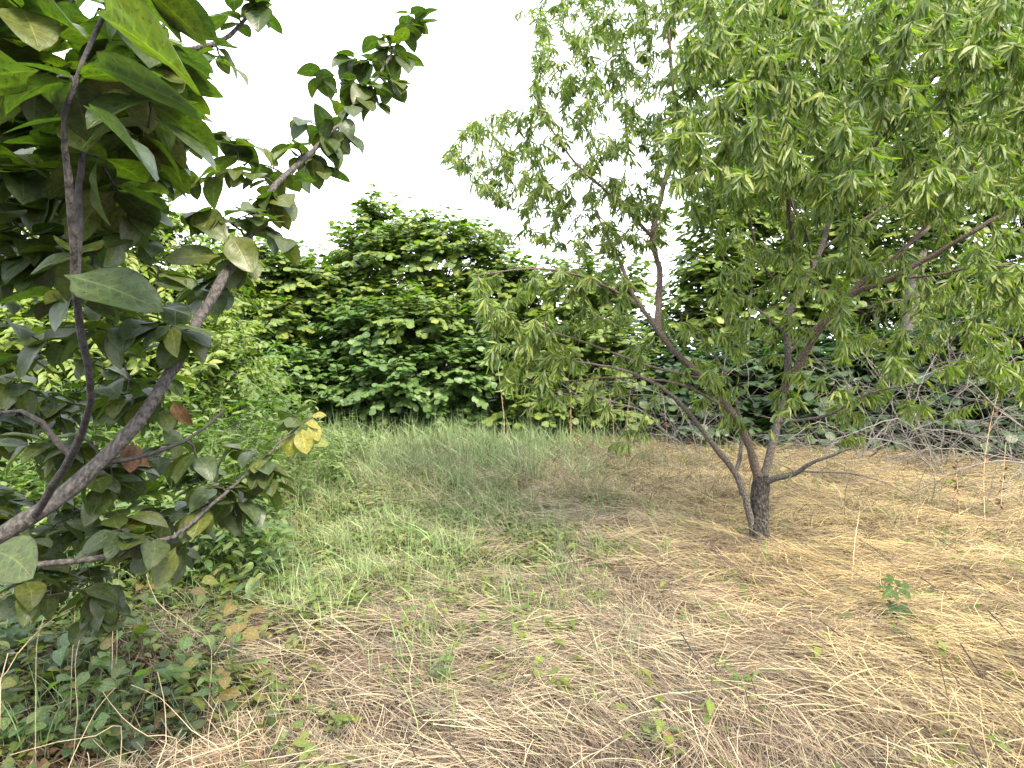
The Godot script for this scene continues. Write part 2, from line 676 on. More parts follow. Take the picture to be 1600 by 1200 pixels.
func stick(called: String, label: String, category: String, group: String, pts: Array, r0: float, r1: float, mat: Material) -> Node3D:
	var base: Vector3 = pts[0]
	var root := thing(called, label, category, base, group)
	var b := Build.new()
	b.off = base
	b.tube(smooth_path(pts, 0.06, 0.002), r0, r1, 6)
	part("stem", b.done(), mat, root)
	return root

# a dead, leafless bush
func dead_bush(called: String, label: String, base: Vector3, stems: Array, mat: Material, side_n: int, twig_n: int) -> Node3D:
	var root := thing(called, label, "dead bush", base, "leafless dead bushes at the back")
	var twigs := Build.new()
	twigs.off = base
	for s in stems:
		var path := smooth_path(s, 0.09, 0.012)
		var b := Build.new()
		b.off = base
		b.tube(path, 0.011, 0.0035, 6)
		part("stem", b.done(), mat, root)
		for k in side_n:
			var i := rng.randi_range(path.size() / 5, path.size() - 2)
			var p: Vector3 = path[i]
			var t := ((path[i + 1] as Vector3) - p).normalized()
			var dir := (t * 0.5 + rv() * 0.8 + Vector3(0, 0.05, 0)).normalized()
			var l := rng.randf_range(0.35, 1.0)
			var br := smooth_path([p, p + dir * l * 0.5 + rv() * 0.05, p + dir * l + Vector3(0, -0.22 * l, 0) + rv() * 0.08], 0.1, 0.008)
			var b2 := Build.new()
			b2.off = base
			b2.tube(br, 0.0042, 0.0016, 5)
			part("branch", b2.done(), mat, root)
			for q in twig_n:
				var j := rng.randi_range(1, br.size() - 1)
				var p2: Vector3 = br[j]
				var d2 := (dir * 0.6 + rv() * 0.9).normalized()
				var l2 := rng.randf_range(0.12, 0.45)
				twigs.tube([p2, p2 + d2 * l2 * 0.5 + rv() * 0.02, p2 + d2 * l2 + Vector3(0, -0.1 * l2, 0)], 0.0022, 0.001, 3)
	part("twigs", twigs.done(), mat, root, "stuff")
	return root


# ---------------------------------------------------------------- ground cover
func tuft(n: int, kind: String) -> ArrayMesh:
	var b := Build.new()
	for k in n:
		var f := 0.2 + 1.0 * rng.randf()
		var warm := rng.randf_range(-0.06, 0.06)
		var c := Color(f * (1.0 + warm), f, f * (1.0 - warm * 1.5))
		if kind == "straw":
			var l := rng.randf_range(0.07, 0.36)
			var a := rng.randfn(0.0, 0.2)
			if rng.randf() < 0.17:
				a = rng.randf_range(-PI, PI)
			var dir := Vector3(cos(a), rng.randfn(0.02, 0.09), sin(a))
			var o := Vector3(rng.randfn(0, 0.1), 0.075 * pow(rng.randf(), 1.5), rng.randfn(0, 0.07)) - dir * l * 0.5
			var bend := Vector3(-dir.z, 0, dir.x) * rng.randfn(0.0, 0.028) * l
			var arch := rng.randf_range(-0.02, 0.035)
			var pts := []
			for i in 6:
				var t := i / 5.0
				pts.append(o + dir * l * t + bend * (4.0 * t * (1.0 - t)) + Vector3(0, arch * l * 4.0 * t * (1.0 - t), 0))
			b.strip(pts, rng.randf_range(0.0012, 0.003) * (1.7 if rng.randf() < 0.06 else 1.0), (Vector3.UP + rv() * 0.6).normalized(), c, 0.5)
		elif kind == "hay":       # standing dry grass, bent over
			var l := rng.randf_range(0.18, 0.42)
			var a := rng.randf_range(0, TAU)
			var w := Vector3(cos(a), 0, sin(a))
			var o := Vector3(rng.randf_range(-0.1, 0.1), -0.01, rng.randf_range(-0.1, 0.1))
			var bend := rng.randf_range(0.3, 1.2)
			var pts := []
			for i in 6:
				var t := i / 5.0
				pts.append(o + Vector3(0, l * t * (1.0 - 0.4 * bend * t), 0) + w * l * bend * t * t * 0.8)
			b.strip(pts, rng.randf_range(0.002, 0.0042), w.cross(Vector3.UP).rotated(Vector3.UP, 1.2), c, 0.2)
		elif kind == "grass":
			var l := rng.randf_range(0.1, 0.3)
			var a := rng.randf_range(0, TAU)
			var w := Vector3(cos(a), 0, sin(a))
			var o := Vector3(rng.randf_range(-0.07, 0.07), -0.01, rng.randf_range(-0.07, 0.07))
			var bend := rng.randf_range(0.1, 1.0)
			var pts := []
			for i in 6:
				var t := i / 5.0
				pts.append(o + Vector3(0, l * t * (1.0 - 0.45 * bend * t), 0) + w * l * bend * t * t * 0.8)
			b.strip(pts, rng.randf_range(0.003, 0.0055), (w * 0.5 + Vector3.UP * 0.4 + rv() * 0.3).normalized(), c, 0.08)
	return b.done()

func leafy_patch(n: int) -> ArrayMesh:    # small low leaves on one sprig
	var b := Build.new()
	for k in n:
		var f := rng.randf_range(0.75, 1.2)
		var warm := rng.randf_range(-0.08, 0.12)
		var c := Color(f * (1.0 + warm), f, f * (1.0 - warm))
		var a := rng.randf_range(0, TAU)
		var r := sqrt(rng.randf()) * 0.11
		var p := Vector3(cos(a) * r, rng.randf_range(0.01, 0.09), sin(a) * r)
		var w := Vector3(cos(a + rng.randf_range(-0.8, 0.8)), 0, sin(a + rng.randf_range(-0.8, 0.8)))
		var l := rng.randf_range(0.025, 0.055)
		var flat := (Vector3.UP + rv() * 0.5).normalized()
		var pts := []
		var wid := l * rng.randf_range(0.45, 0.7)
		var s := w.cross(flat).normalized()
		var base := b.v.size()
		for i in 5:
			var t := i / 4.0
			var ww := wid * 0.5 * sin(PI * pow(clampf(t, 0.02, 0.99), 0.75))
			var q := p + w * l * t + Vector3(0, 0.25 * l * t - 0.5 * l * t * t, 0)
			b.v.append(q + s * ww)
			b.v.append(q - s * ww)
			b.n.append(flat)
			b.n.append(flat)
			b.uv.append(Vector2(0, t))
			b.uv.append(Vector2(1, t))
			b.c.append(c)
			b.c.append(c)
		for i in 4:
			var q := base + i * 2
			b.idx.append_array([q, q + 1, q + 2, q + 1, q + 3, q + 2])
	return b.done()

func scatter(called: String, label: String, category: String, mesh: Mesh, xs: Array, cols: Array, mat: Material) -> void:
	var mm := MultiMesh.new()
	mm.transform_format = MultiMesh.TRANSFORM_3D
	mm.use_colors = true
	mm.mesh = mesh
	mm.instance_count = xs.size()
	for k in xs.size():
		mm.set_instance_transform(k, xs[k])
		mm.set_instance_color(k, cols[k])
	var o := MultiMeshInstance3D.new()
	o.name = called
	o.multimesh = mm
	o.material_override = mat
	add_child(o, true)
	tag(o, label, category, "", "stuff")

func sm(a: float, b: float, x: float) -> float:
	return smoothstep(a, b, x)

func green_at(x: float, z: float) -> float:      # how green the ground is
	var d := -z
	var edge := -0.55 + (d - 3.0) * 0.17
	var g := 1.0 - sm(edge - 0.7, edge + 0.9, x + lump.get_noise_2d(x * 2.3 + 40.0, z * 2.3) * 1.3)
	g *= sm(2.6, 4.2, d + lump.get_noise_2d(x * 3.0, z * 3.0 + 70.0) * 1.2)
	return clampf(g * (1.0 - 0.4 * sm(6.0, 8.0, d)) + 0.55 * sm(6.6, 8.4, d) * (1.0 - sm(0.6, 2.2, x)) * (0.6 + 0.9 * lump.get_noise_2d(x * 2.6 + 7.0, z * 2.6)) + 0.25 * sm(3.2, 4.2, d) * exp(-x * x / 0.5) * (1.0 - sm(6.0, 7.0, d)), 0, 1)

func meadow() -> void:
	var straw := []
	var straw_c := []
	var hay := []
	var hay_c := []
	var grass := []
	var grass_c := []
	var weeds := []
	var weeds_c := []
	for k in 4:
		straw.append([])
		straw_c.append([])
	var tries := 33000
	for k in tries:
		# even over the ground, thinner far away
		var d := sqrt(lerpf(1.5 * 1.5, 12.3 * 12.3, rng.randf()))
		if rng.randf() > clampf(1.25 - d * 0.06, 0.35, 1.0):
			continue
		var x := rng.randf_range(-1.0, 1.0) * (d * 0.92 + 0.9)
		var z := -d
		var y := height(x, z)
		var g := green_at(x, z)
		var gold := sm(0.4, 2.2, x + (d - 4.0) * 0.12)
		var big := 1.0 + sm(5.0, 11.0, d) * 0.5
		# straw
		var bank := 1.0 - sm(-1.25, -0.8, x + (d - 2.3) * 0.2 + fine.get_noise_2d(x, z) * 0.5)
		if rng.randf() < (1.0 - 0.62 * g) * (1.0 - 0.55 * bank):
			var flow := 0.3 + 0.75 * (1.0 - sm(3.0, 5.5, d)) + lump.get_noise_2d(x * 1.4, z * 1.4) * 1.5 - 0.5 * (1.0 - sm(-0.5, 0.8, x))
			var b := Basis(Vector3.UP, -flow + rng.randfn(0, 0.5)).rotated(Vector3(1, 0, 0), rng.randfn(0, 0.07)).rotated(Vector3(0, 0, 1), rng.randfn(0, 0.07))
			var v := rng.randi() % 4
			straw[v].append(Transform3D(b.scaled(Vector3(1, rng.randf_range(0.8, 1.9), 1) * big), Vector3(x, y + 0.005, z)))
			var f := rng.randf_range(0.75, 1.15)
			var c := Color(0.335, 0.268, 0.17).lerp(Color(0.42, 0.315, 0.14), gold)
			if rng.randf() < 0.26:
				c = Color(0.14, 0.09, 0.06)
			c = c.lerp(Color(0.24, 0.24, 0.1), 0.35 * g)
			straw_c[v].append(Color(c.r * f, c.g * f, c.b * f))
		# standing dry grass
		var hm := 0.10 + 0.6 * sm(5.5, 8.0, d) * (1.0 - sm(2.0, 3.0, x)) + 0.2 * sm(0.1, 0.4, lump.get_noise_2d(x * 2.0 - 90.0, z * 2.0))
		if rng.randf() < maxf(hm * (0.05 + 0.62 * sm(4.0, 6.5, d)), 0.22 * bank):
			hay.append(Transform3D(Basis(Vector3.UP, rng.randf() * TAU).scaled(Vector3.ONE * rng.randf_range(0.6, 1.1) * (0.75 + 0.6 * sm(4.0, 6.0, d))), Vector3(x, y, z)))
			var f := rng.randf_range(0.7, 1.1)
			var c := Color(0.34, 0.27, 0.14).lerp(Color(0.26, 0.29, 0.12), g * rng.randf())
			hay_c.append(Color(c.r * f, c.g * f, c.b * f))
		# green grass
		if rng.randf() < g * 0.6 + 0.014:
			grass.append(Transform3D(Basis(Vector3.UP, rng.randf() * TAU).scaled(Vector3.ONE * rng.randf_range(0.6, 1.25) * (1.0 + 0.55 * sm(5.5, 8.0, d) + 0.6 * sm(7.8, 9.5, d) + 0.5 * lump.get_noise_2d(x * 3.0, z * 3.0))), Vector3(x, y, z)))
			var f := rng.randf_range(0.75, 1.2)
			var c := Color(0.13, 0.22, 0.06).lerp(Color(0.27, 0.32, 0.15), rng.randf())
			grass_c.append(Color(c.r * f, c.g * f, c.b * f))
		# low weeds
		var wm := g * (1.0 - sm(7.5, 9.0, d)) * (0.6 + 0.6 * sm(-0.1, 0.3, lump.get_noise_2d(x * 2.5 + 10.0, z * 2.5))) + 0.12 * sm(0.1, 0.35, lump.get_noise_2d(x * 3.5 + 33.0, z * 3.5))
		wm = maxf(wm, 0.4 * (1.0 - sm(-1.9, -1.2, x + (d - 2.5) * 0.22)))
		if rng.randf() < wm:
			weeds.append(Transform3D(Basis(Vector3.UP, rng.randf() * TAU).scaled(Vector3.ONE * rng.randf_range(0.8, 1.55)), Vector3(x, y + 0.01, z)))
			var f := rng.randf_range(0.75, 1.15)
			var c := Color(0.19, 0.3, 0.06).lerp(Color(0.33, 0.36, 0.07), rng.randf())
			weeds_c.append(Color(c.r * f, c.g * f, c.b * f))
	var bits := []
	for k in 5200:
		var d := sqrt(lerpf(4.0, 100.0, rng.randf()))
		var x := rng.randf_range(-1.0, 1.0) * (d * 0.92 + 0.5)
		bits.append(leaf_xf(Vector3(x, height(x, -d) + rng.randf_range(0.015, 0.07), -d), rv() * Vector3(1, 0.3, 1), Vector3.UP + rv() * 0.9, rng.randf_range(0.015, 0.05)))
	var crumbs := thing("leaf_crumbs", "brown and tan leaf crumbs caught all over the matted straw", "dead leaves", Vector3(0, 0, -4))
	crumbs.set_meta("kind", "stuff")
	put_leaves(crumbs, bits, M.herb, T.brown, 0)
	var words := ["pale cut straw lying matted over the ground", "loose golden straw stems strewn across the clearing", "thin dry stalks crossing over the matted straw", "short broken bits of hay among the straw"]
	for k in 4:
		scatter("straw", words[k], "straw", tuft(26, "straw"), straw[k], straw_c[k], strand_mat)
	scatter("dry_grass", "tufts of standing dry grass behind the middle of the clearing", "dry grass", tuft(14, "hay"), hay, hay_c, strand_mat)
	scatter("green_grass", "green grass growing through the straw at left and centre", "grass", tuft(15, "grass"), grass, grass_c, strand_mat)
	scatter("low_weeds", "small leafy weeds covering the ground on the left", "weeds", leafy_patch(14), weeds, weeds_c, T.weed.many)

func make_ground() -> void:
	var st := Build.new()
	var xs := []
	var zs := []
	for i in 121:
		xs.append(-15.0 + i * 0.25)
	for i in 81:
		zs.append(4.0 - i * 0.25)
	xs = [-400.0, -80.0, -30.0] + xs + [30.0, 80.0, 400.0]
	zs = [60.0, 20.0] + zs + [-30.0, -80.0, -400.0]
	for z in zs:
		for x in xs:
			var far: float = maxf(absf(x) - 15.0, maxf(z - 4.0, -16.0 - z))
			var k := clampf(1.0 - far * 0.2, 0, 1)
			st.v.append(Vector3(x, height(x, z) * k, z))
			var e := 0.1
			st.n.append(Vector3(height(x - e, z) - height(x + e, z), 2.0 * e, height(x, z - e) - height(x, z + e)).normalized())
			st.uv.append(Vector2(x, z))
			st.c.append(Color.WHITE)
	var w := xs.size()
	for i in zs.size() - 1:
		for j in w - 1:
			var q := i * w + j
			st.idx.append_array([q, q + w, q + 1, q + 1, q + w, q + w + 1])
	var m := bark(Color(0.018, 0.013, 0.01), Color(0.075, 0.052, 0.034), 1.2, 2.0)
	m.uv1_scale = Vector3(1.3, 1.3, 1.3)
	var o := part("ground", st.done(), m, self)
	tag(o, "brown soil and chaff under the straw", "ground", "", "structure")


# ---------------------------------------------------------------- the scene
func _ready() -> void:
	rng.seed = 20240611
	lump.seed = 3
	lump.frequency = 0.45
	lump.fractal_octaves = 2
	fine.seed = 8
	fine.frequency = 1.6
	fine.fractal_octaves = 3

	var cam := Camera3D.new()
	cam.name = "camera"
	cam.position = EYE
	cam.rotation.x = PITCH
	cam.fov = rad_to_deg(2.0 * atan(600.0 / F))
	cam.near = 0.05
	cam.far = 1000.0
	add_child(cam)
	cam.current = true

	var env := Environment.new()
	env.background_mode = Environment.BG_SKY
	var skym := ProceduralSkyMaterial.new()
	skym.sky_top_color = Color(0.93, 0.955, 1.0)
	skym.sky_horizon_color = Color(0.98, 0.985, 1.0)
	skym.sky_curve = 0.2
	skym.ground_bottom_color = Color(0.3, 0.28, 0.24)
	skym.ground_horizon_color = Color(0.5, 0.48, 0.44)
	skym.sun_angle_max = 30.0
	var sky := Sky.new()
	sky.sky_material = skym
	env.sky = sky
	env.background_energy_multiplier = 1.0
	env.tonemap_mode = Environment.TONE_MAPPER_LINEAR
	env.tonemap_exposure = 4.6
	env.sdfgi_enabled = true
	env.ssao_enabled = true
	env.ssil_enabled = true
	var we := WorldEnvironment.new()
	we.name = "world"
	we.environment = env
	add_child(we)

	var sun := DirectionalLight3D.new()
	sun.name = "sun"
	sun.light_color = Color(1.0, 0.95, 0.86)
	sun.light_energy = 1.0
	sun.light_angular_distance = 14.0
	sun.shadow_enabled = true
	sun.look_at_from_position(Vector3(3.5, 7, 5.5), Vector3.ZERO, Vector3.UP)
	add_child(sun)

	make_materials()
	make_ground()
	background()
	peach_tree()
	persimmon_tree()
	meadow()
	left_thicket()
	small_plants()


func background() -> void:
	var foot := func(px: float, py: float) -> Vector3: return on_ground(px, py)
	var hz := "rounded leafy bushes along the back of the clearing"
	bush("hazel_bush", "large rounded green bush at the back centre, tallest of the hedge", "bush", hz,
		[[600, 410, 11.8, 95, 62, 0.8], [710, 395, 11.9, 85, 50, 0.8], [592, 345, 12.0, 34, 40, 0.5], [660, 370, 12.0, 60, 40, 0.6], [510, 460, 11.6, 70, 45, 0.7], [575, 520, 11.0, 75, 50, 0.8, 1], [660, 500, 10.9, 80, 45, 0.8], [520, 600, 10.9, 85, 60, 0.8, 1], [610, 600, 10.6, 80, 65, 0.8, 1], [690, 590, 10.8, 80, 65, 0.8, 1], [780, 440, 11.9, 60, 50, 0.8], [760, 560, 11.0, 65, 65, 0.7, 1], [640, 500, 12.6, 160, 150, 0.6, 1], [655, 420, 12.3, 130, 75, 0.6], [610, 470, 11.5, 110, 40, 0.6], [730, 480, 11.6, 70, 50, 0.6], [560, 655, 10.9, 120, 30, 0.5, 1], [710, 655, 10.8, 110, 30, 0.5, 1]],
		on_ground(630, 682), M.round, T.hazel, 2700, 18, 0.07, 0.165, 0.6, 300, bark_grey)
	bush("hazel_bush", "green bush left of the tall rounded bush, half hidden by persimmon leaves", "bush", hz,
		[[390, 420, 11.6, 75, 50, 0.9], [465, 435, 11.6, 65, 40, 0.8], [420, 500, 11.0, 80, 38, 0.8], [455, 585, 10.8, 75, 60, 0.9, 1], [370, 590, 10.8, 80, 65, 0.9], [420, 520, 12.4, 110, 120, 0.5, 1], [430, 450, 11.8, 90, 45, 0.6]],
		on_ground(430, 690), M.round, T.hazel, 1200, 17, 0.075, 0.165, 0.6, 300, bark_grey)
	bush("hazel_bush", "green bush at the back seen between hanging peach leaves and grass", "bush", hz,
		[[850, 470, 12.0, 85, 55, 0.9], [930, 450, 12.2, 80, 60, 0.9], [850, 570, 11.2, 85, 85, 0.9], [940, 570, 11.2, 90, 80, 0.9], [860, 640, 10.8, 90, 45, 0.7], [970, 640, 10.8, 90, 45, 0.7]],
		on_ground(900, 690), M.round, T.far, 850, 16, 0.1, 0.16, 0.55, 300, bark_grey)
	var dk := "dark bushes behind the peach tree"
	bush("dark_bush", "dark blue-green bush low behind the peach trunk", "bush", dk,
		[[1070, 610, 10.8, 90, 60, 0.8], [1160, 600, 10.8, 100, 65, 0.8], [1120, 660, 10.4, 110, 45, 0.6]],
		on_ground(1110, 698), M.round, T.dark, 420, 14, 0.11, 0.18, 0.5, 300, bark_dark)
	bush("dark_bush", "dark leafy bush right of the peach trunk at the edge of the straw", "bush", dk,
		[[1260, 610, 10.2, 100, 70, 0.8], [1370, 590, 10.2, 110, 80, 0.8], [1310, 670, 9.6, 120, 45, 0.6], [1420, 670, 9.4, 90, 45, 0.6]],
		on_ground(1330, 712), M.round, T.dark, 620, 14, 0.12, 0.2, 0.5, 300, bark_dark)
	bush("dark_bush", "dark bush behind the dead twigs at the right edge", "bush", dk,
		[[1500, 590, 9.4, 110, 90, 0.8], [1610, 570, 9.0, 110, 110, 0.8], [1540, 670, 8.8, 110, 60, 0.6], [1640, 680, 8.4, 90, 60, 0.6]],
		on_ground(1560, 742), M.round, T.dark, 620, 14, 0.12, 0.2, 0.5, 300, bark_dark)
	# trees beyond
	var bt := "trees beyond the clearing"
	var t1 := bush("background_tree", "tall green tree with grey trunk behind the peach tree on the right", "tree", bt,
		[[1330, 400, 13.0, 120, 110, 1.3], [1480, 330, 13.0, 140, 140, 1.4], [1600, 400, 12.6, 130, 170, 1.4], [1420, 220, 13.6, 130, 90, 1.2], [1560, 170, 13.4, 140, 120, 1.2], [1300, 210, 14.2, 120, 110, 1.2], [1450, 80, 14.0, 150, 100, 1.2], [1620, 40, 13.6, 140, 120, 1.2], [1500, 470, 12.4, 130, 80, 1.0]],
		on_ground(1400, 690), M.round, T.far, 2800, 15, 0.12, 0.2, 0.75, 300, bark_dark)
	var b := Build.new()
	b.off = t1.position
	var f0: Vector3 = t1.position
	b.tube(smooth_path([f0 + Vector3(0, -0.1, 0), at(1408, 600, -f0.z), at(1420, 500, -f0.z), at(1440, 380, -f0.z)], 0.2, 0.01), 0.19, 0.09, 10, 0.3, fine)
	part("trunk", b.done(), bark_grey, t1)
	bush("background_tree", "smaller green tree seen through the gap beside the upright peach limb", "tree", bt,
		[[1180, 200, 14.5, 90, 130, 1.1], [1140, 360, 13.5, 75, 90, 1.1], [1090, 440, 13.3, 55, 70, 0.9], [1200, 60, 14.5, 100, 90, 1.1], [1200, 330, 13.8, 90, 90, 1.1], [1110, 500, 13.2, 80, 50, 1.0], [1220, 470, 13.0, 90, 80, 1.1]],
		on_ground(1150, 685), M.round, T.far, 1400, 14, 0.13, 0.2, 0.7, 300, bark_grey)
	var fh := "far bushes closing the view behind the hedge"
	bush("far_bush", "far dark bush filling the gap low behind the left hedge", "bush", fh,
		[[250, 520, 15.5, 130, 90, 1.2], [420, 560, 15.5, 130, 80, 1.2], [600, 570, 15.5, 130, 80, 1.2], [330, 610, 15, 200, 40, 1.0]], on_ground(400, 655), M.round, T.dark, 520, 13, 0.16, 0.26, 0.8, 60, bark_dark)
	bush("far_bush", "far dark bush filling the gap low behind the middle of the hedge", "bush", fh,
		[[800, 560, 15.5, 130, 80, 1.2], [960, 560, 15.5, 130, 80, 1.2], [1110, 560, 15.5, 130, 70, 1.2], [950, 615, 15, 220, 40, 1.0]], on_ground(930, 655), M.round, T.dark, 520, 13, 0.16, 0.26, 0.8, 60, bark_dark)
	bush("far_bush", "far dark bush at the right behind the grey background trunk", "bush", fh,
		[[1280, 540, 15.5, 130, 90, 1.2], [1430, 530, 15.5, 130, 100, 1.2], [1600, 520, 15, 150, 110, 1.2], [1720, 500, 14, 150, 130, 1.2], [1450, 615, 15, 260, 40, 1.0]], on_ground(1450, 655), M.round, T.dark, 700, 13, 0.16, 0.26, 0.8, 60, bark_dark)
	bush("far_bush", "far green bush behind the lime bushes at the left edge", "bush", fh,
		[[-150, 480, 12, 180, 130, 1.2], [60, 500, 13, 150, 90, 1.2], [160, 560, 12.5, 150, 70, 1.2]], on_ground(0, 670), M.round, T.far, 420, 13, 0.15, 0.24, 0.8, 60, bark_dark)
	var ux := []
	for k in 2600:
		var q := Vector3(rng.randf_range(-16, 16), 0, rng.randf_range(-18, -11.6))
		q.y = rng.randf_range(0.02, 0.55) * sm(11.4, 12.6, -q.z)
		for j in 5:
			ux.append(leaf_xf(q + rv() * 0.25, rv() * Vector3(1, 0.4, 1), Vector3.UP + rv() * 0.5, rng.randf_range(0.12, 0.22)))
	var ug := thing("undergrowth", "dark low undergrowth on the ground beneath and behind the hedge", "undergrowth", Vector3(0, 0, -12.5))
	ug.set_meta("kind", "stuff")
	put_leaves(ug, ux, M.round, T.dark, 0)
	var lb := "lime green bushes behind the persimmon"
	bush("lime_bush", "bright lime green bush behind the persimmon branches at the left edge", "bush", lb,
		[[40, 420, 6.6, 120, 110, 0.9], [20, 300, 7.0, 90, 80, 0.8], [90, 540, 6.2, 130, 80, 0.9], [-60, 500, 6.2, 110, 120, 0.9]],
		on_ground(60, 775), M.herb, T.lime, 700, 18, 0.09, 0.14, 0.5, 300, bark_grey, 0.4)
	bush("lime_bush", "bright lime green bush right of the dark upright persimmon stem", "bush", lb,
		[[200, 390, 7.2, 100, 95, 0.9], [300, 440, 7.4, 85, 70, 0.9], [230, 520, 6.8, 110, 75, 0.9], [330, 560, 6.8, 80, 60, 0.8]],
		on_ground(250, 755), M.herb, T.lime, 700, 18, 0.09, 0.14, 0.5, 300, bark_grey, 0.4)


func peach_tree() -> void:
	var base := on_ground(1188, 862)
	var d := seen_at(base).z
	var root := thing("peach_tree", "peach tree with short dark trunk and drooping narrow leaves in the straw", "tree", base)
	var limbs := []
	limbs.append(["trunk", [base + Vector3(0.005, -0.08, 0), at(1188, 850, d), at(1187, 800, d), at(1189, 742, d)], 0.08, 0.058, bark_trunk, 24, 0.9])
	limbs.append(["limb", through([[1187, 755, d], [1168, 690, d - 0.08], [1140, 640, d - 0.15], [1100, 592, d - 0.2], [1050, 545, d - 0.25], [1020, 505, d - 0.25], [990, 460, d - 0.2], [965, 400, d - 0.1], [930, 330, d]]), 0.035, 0.008, bark_brown, 10, 0.25])
	limbs.append(["limb", through([[1028, 522, d - 0.25], [1029, 470, d - 0.1], [1030, 420, d], [1020, 370, d + 0.05], [1035, 300, d + 0.1], [1052, 210, d + 0.1], [1050, 110, d + 0.15], [1040, 10, d + 0.2], [1030, -80, d + 0.2]]), 0.027, 0.008, bark_brown, 9])
	limbs.append(["limb", through([[1020, 372, d + 0.05], [990, 340, d], [955, 305, d - 0.1], [900, 255, d - 0.15], [855, 190, d - 0.2], [835, 150, d - 0.2]]), 0.016, 0.005, bark_brown, 7])
	limbs.append(["limb", through([[1178, 835, d], [1168, 790, d - 0.03], [1148, 738, d - 0.06], [1118, 700, d - 0.12], [1080, 650, d - 0.2], [1040, 610, d - 0.35], [980, 580, d - 0.5], [900, 565, d - 0.6]]), 0.03, 0.006, bark_grey, 9, 0.4])
	limbs.append(["limb", through([[1150, 738, d - 0.06], [1157, 705, d + 0.05], [1158, 660, d + 0.15], [1140, 600, d + 0.3], [1120, 560, d + 0.4], [1080, 510, d + 0.5]]), 0.018, 0.006, bark_grey, 7, 0.4])
	limbs.append(["limb", through([[1191, 752, d], [1206, 700, d], [1219, 640, d + 0.05], [1231, 575, d + 0.1], [1229, 505, d + 0.1], [1245, 465, d + 0.1], [1282, 390, d + 0.2], [1312, 290, d + 0.3], [1348, 222, d + 0.3], [1402, 115, d + 0.3], [1436, 10, d + 0.3], [1450, -80, d + 0.3]]), 0.031, 0.01, bark_grey, 10, 0.25])
	limbs.append(["limb", through([[1224, 610, d + 0.06], [1268, 535, d - 0.1], [1316, 470, d - 0.25], [1392, 435, d - 0.45], [1470, 392, d - 0.65], [1530, 356, d - 0.8], [1596, 318, d - 0.9], [1680, 270, d - 1.0]]), 0.03, 0.009, bark_brown, 9])
	limbs.append(["limb", through([[1275, 525, d - 0.1], [1330, 455, d - 0.1], [1400, 400, d - 0.1], [1480, 330, d], [1560, 250, d + 0.1], [1640, 190, d + 0.1]]), 0.02, 0.007, bark_brown, 8])
	limbs.append(["limb", through([[1245, 468, d + 0.1], [1240, 400, d - 0.1], [1232, 320, d - 0.3], [1230, 230, d - 0.5], [1250, 140, d - 0.7], [1275, 40, d - 0.9], [1290, -60, d - 1.0]]), 0.02, 0.006, bark_brown, 8])
	limbs.append(["limb", through([[1316, 290, d + 0.3], [1390, 200, d - 0.1], [1460, 120, d - 0.6], [1540, 40, d - 1.1], [1620, -30, d - 1.5]]), 0.017, 0.006, bark_brown, 8])
	limbs.append(["limb", through([[1190, 757, d], [1212, 747, d - 0.1], [1240, 741, d - 0.2], [1262, 727, d - 0.3], [1288, 716, d - 0.4], [1330, 700, d - 0.5]]), 0.026, 0.007, bark_grey, 8, 0.3])
	limbs.append(["limb", through([[1242, 736, d - 0.2], [1285, 738, d - 0.3], [1340, 741, d - 0.4], [1395, 760, d - 0.5], [1440, 790, d - 0.5]]), 0.009, 0.002, bark_grey, 6, 0.6])
	limbs.append(["limb", through([[1215, 660, d + 0.03], [1290, 650, d - 0.3], [1360, 615, d - 0.6], [1440, 600, d - 0.9]]), 0.014, 0.004, bark_grey, 7, 0.3])
	for q in [[[1226, 560, d + 0.1], [1290, 500, d + 0.2], [1400, 470, d + 0.3], [1500, 455, d + 0.4], [1610, 440, d + 0.5]], [[1240, 470, d + 0.1], [1190, 410, d], [1165, 320, d - 0.1], [1130, 230, d - 0.2], [1110, 120, d - 0.3], [1105, 20, d - 0.3]], [[1268, 420, d + 0.15], [1262, 370, d], [1235, 310, d - 0.1], [1229, 230, d - 0.2]], [[1330, 460, d - 0.25], [1420, 380, d - 0.5], [1500, 290, d - 0.7], [1560, 200, d - 0.9]], [[1392, 435, d - 0.45], [1460, 430, d - 0.6], [1540, 415, d - 0.8], [1620, 420, d - 0.9]], [[1229, 520, d + 0.1], [1180, 480, d + 0.3], [1140, 430, d + 0.5], [1120, 360, d + 0.6]], [[1100, 592, d - 0.2], [1010, 570, d - 0.4], [900, 530, d - 0.5], [800, 500, d - 0.5]], [[1140, 640, d - 0.15], [1060, 600, d - 0.3], [960, 590, d - 0.45], [850, 600, d - 0.5]], [[1000, 478, d - 0.2], [930, 440, d - 0.3], [850, 420, d - 0.4], [740, 430, d - 0.4]], [[1282, 390, d + 0.2], [1370, 330, d + 0.5], [1470, 280, d + 0.7], [1600, 240, d + 0.9]]]:
		limbs.append(["limb", through(q), 0.011, 0.004, bark_brown, 7])
	for k in 6:
		var a := k * 1.05 + rng.randf_range(-0.2, 0.2)
		var w := Vector3(cos(a), 0, sin(a))
		var rb := Build.new()
		rb.off = base
		rb.tube(smooth_path([base + w * 0.035 + Vector3(0, 0.17, 0), base + w * 0.075 + Vector3(0, 0.05, 0), base + w * 0.17 + Vector3(0, -0.03, 0)], 0.04), 0.03, 0.022, 8, 0.3, fine)
		part("root", rb.done(), bark_trunk, root)
	var v := func(a: Array) -> Array:
		var o := []
		for q in a:
			o.append(Vector2(q[0], q[1]))
		return o
	var tg := []
	tg += region(v.call([[690, 225], [760, 175], [830, 175], [830, 60], [870, -40], [1050, -40], [1050, 230], [960, 250], [900, 300], [780, 320], [700, 270]]), d - 0.5, d + 0.8, 470)
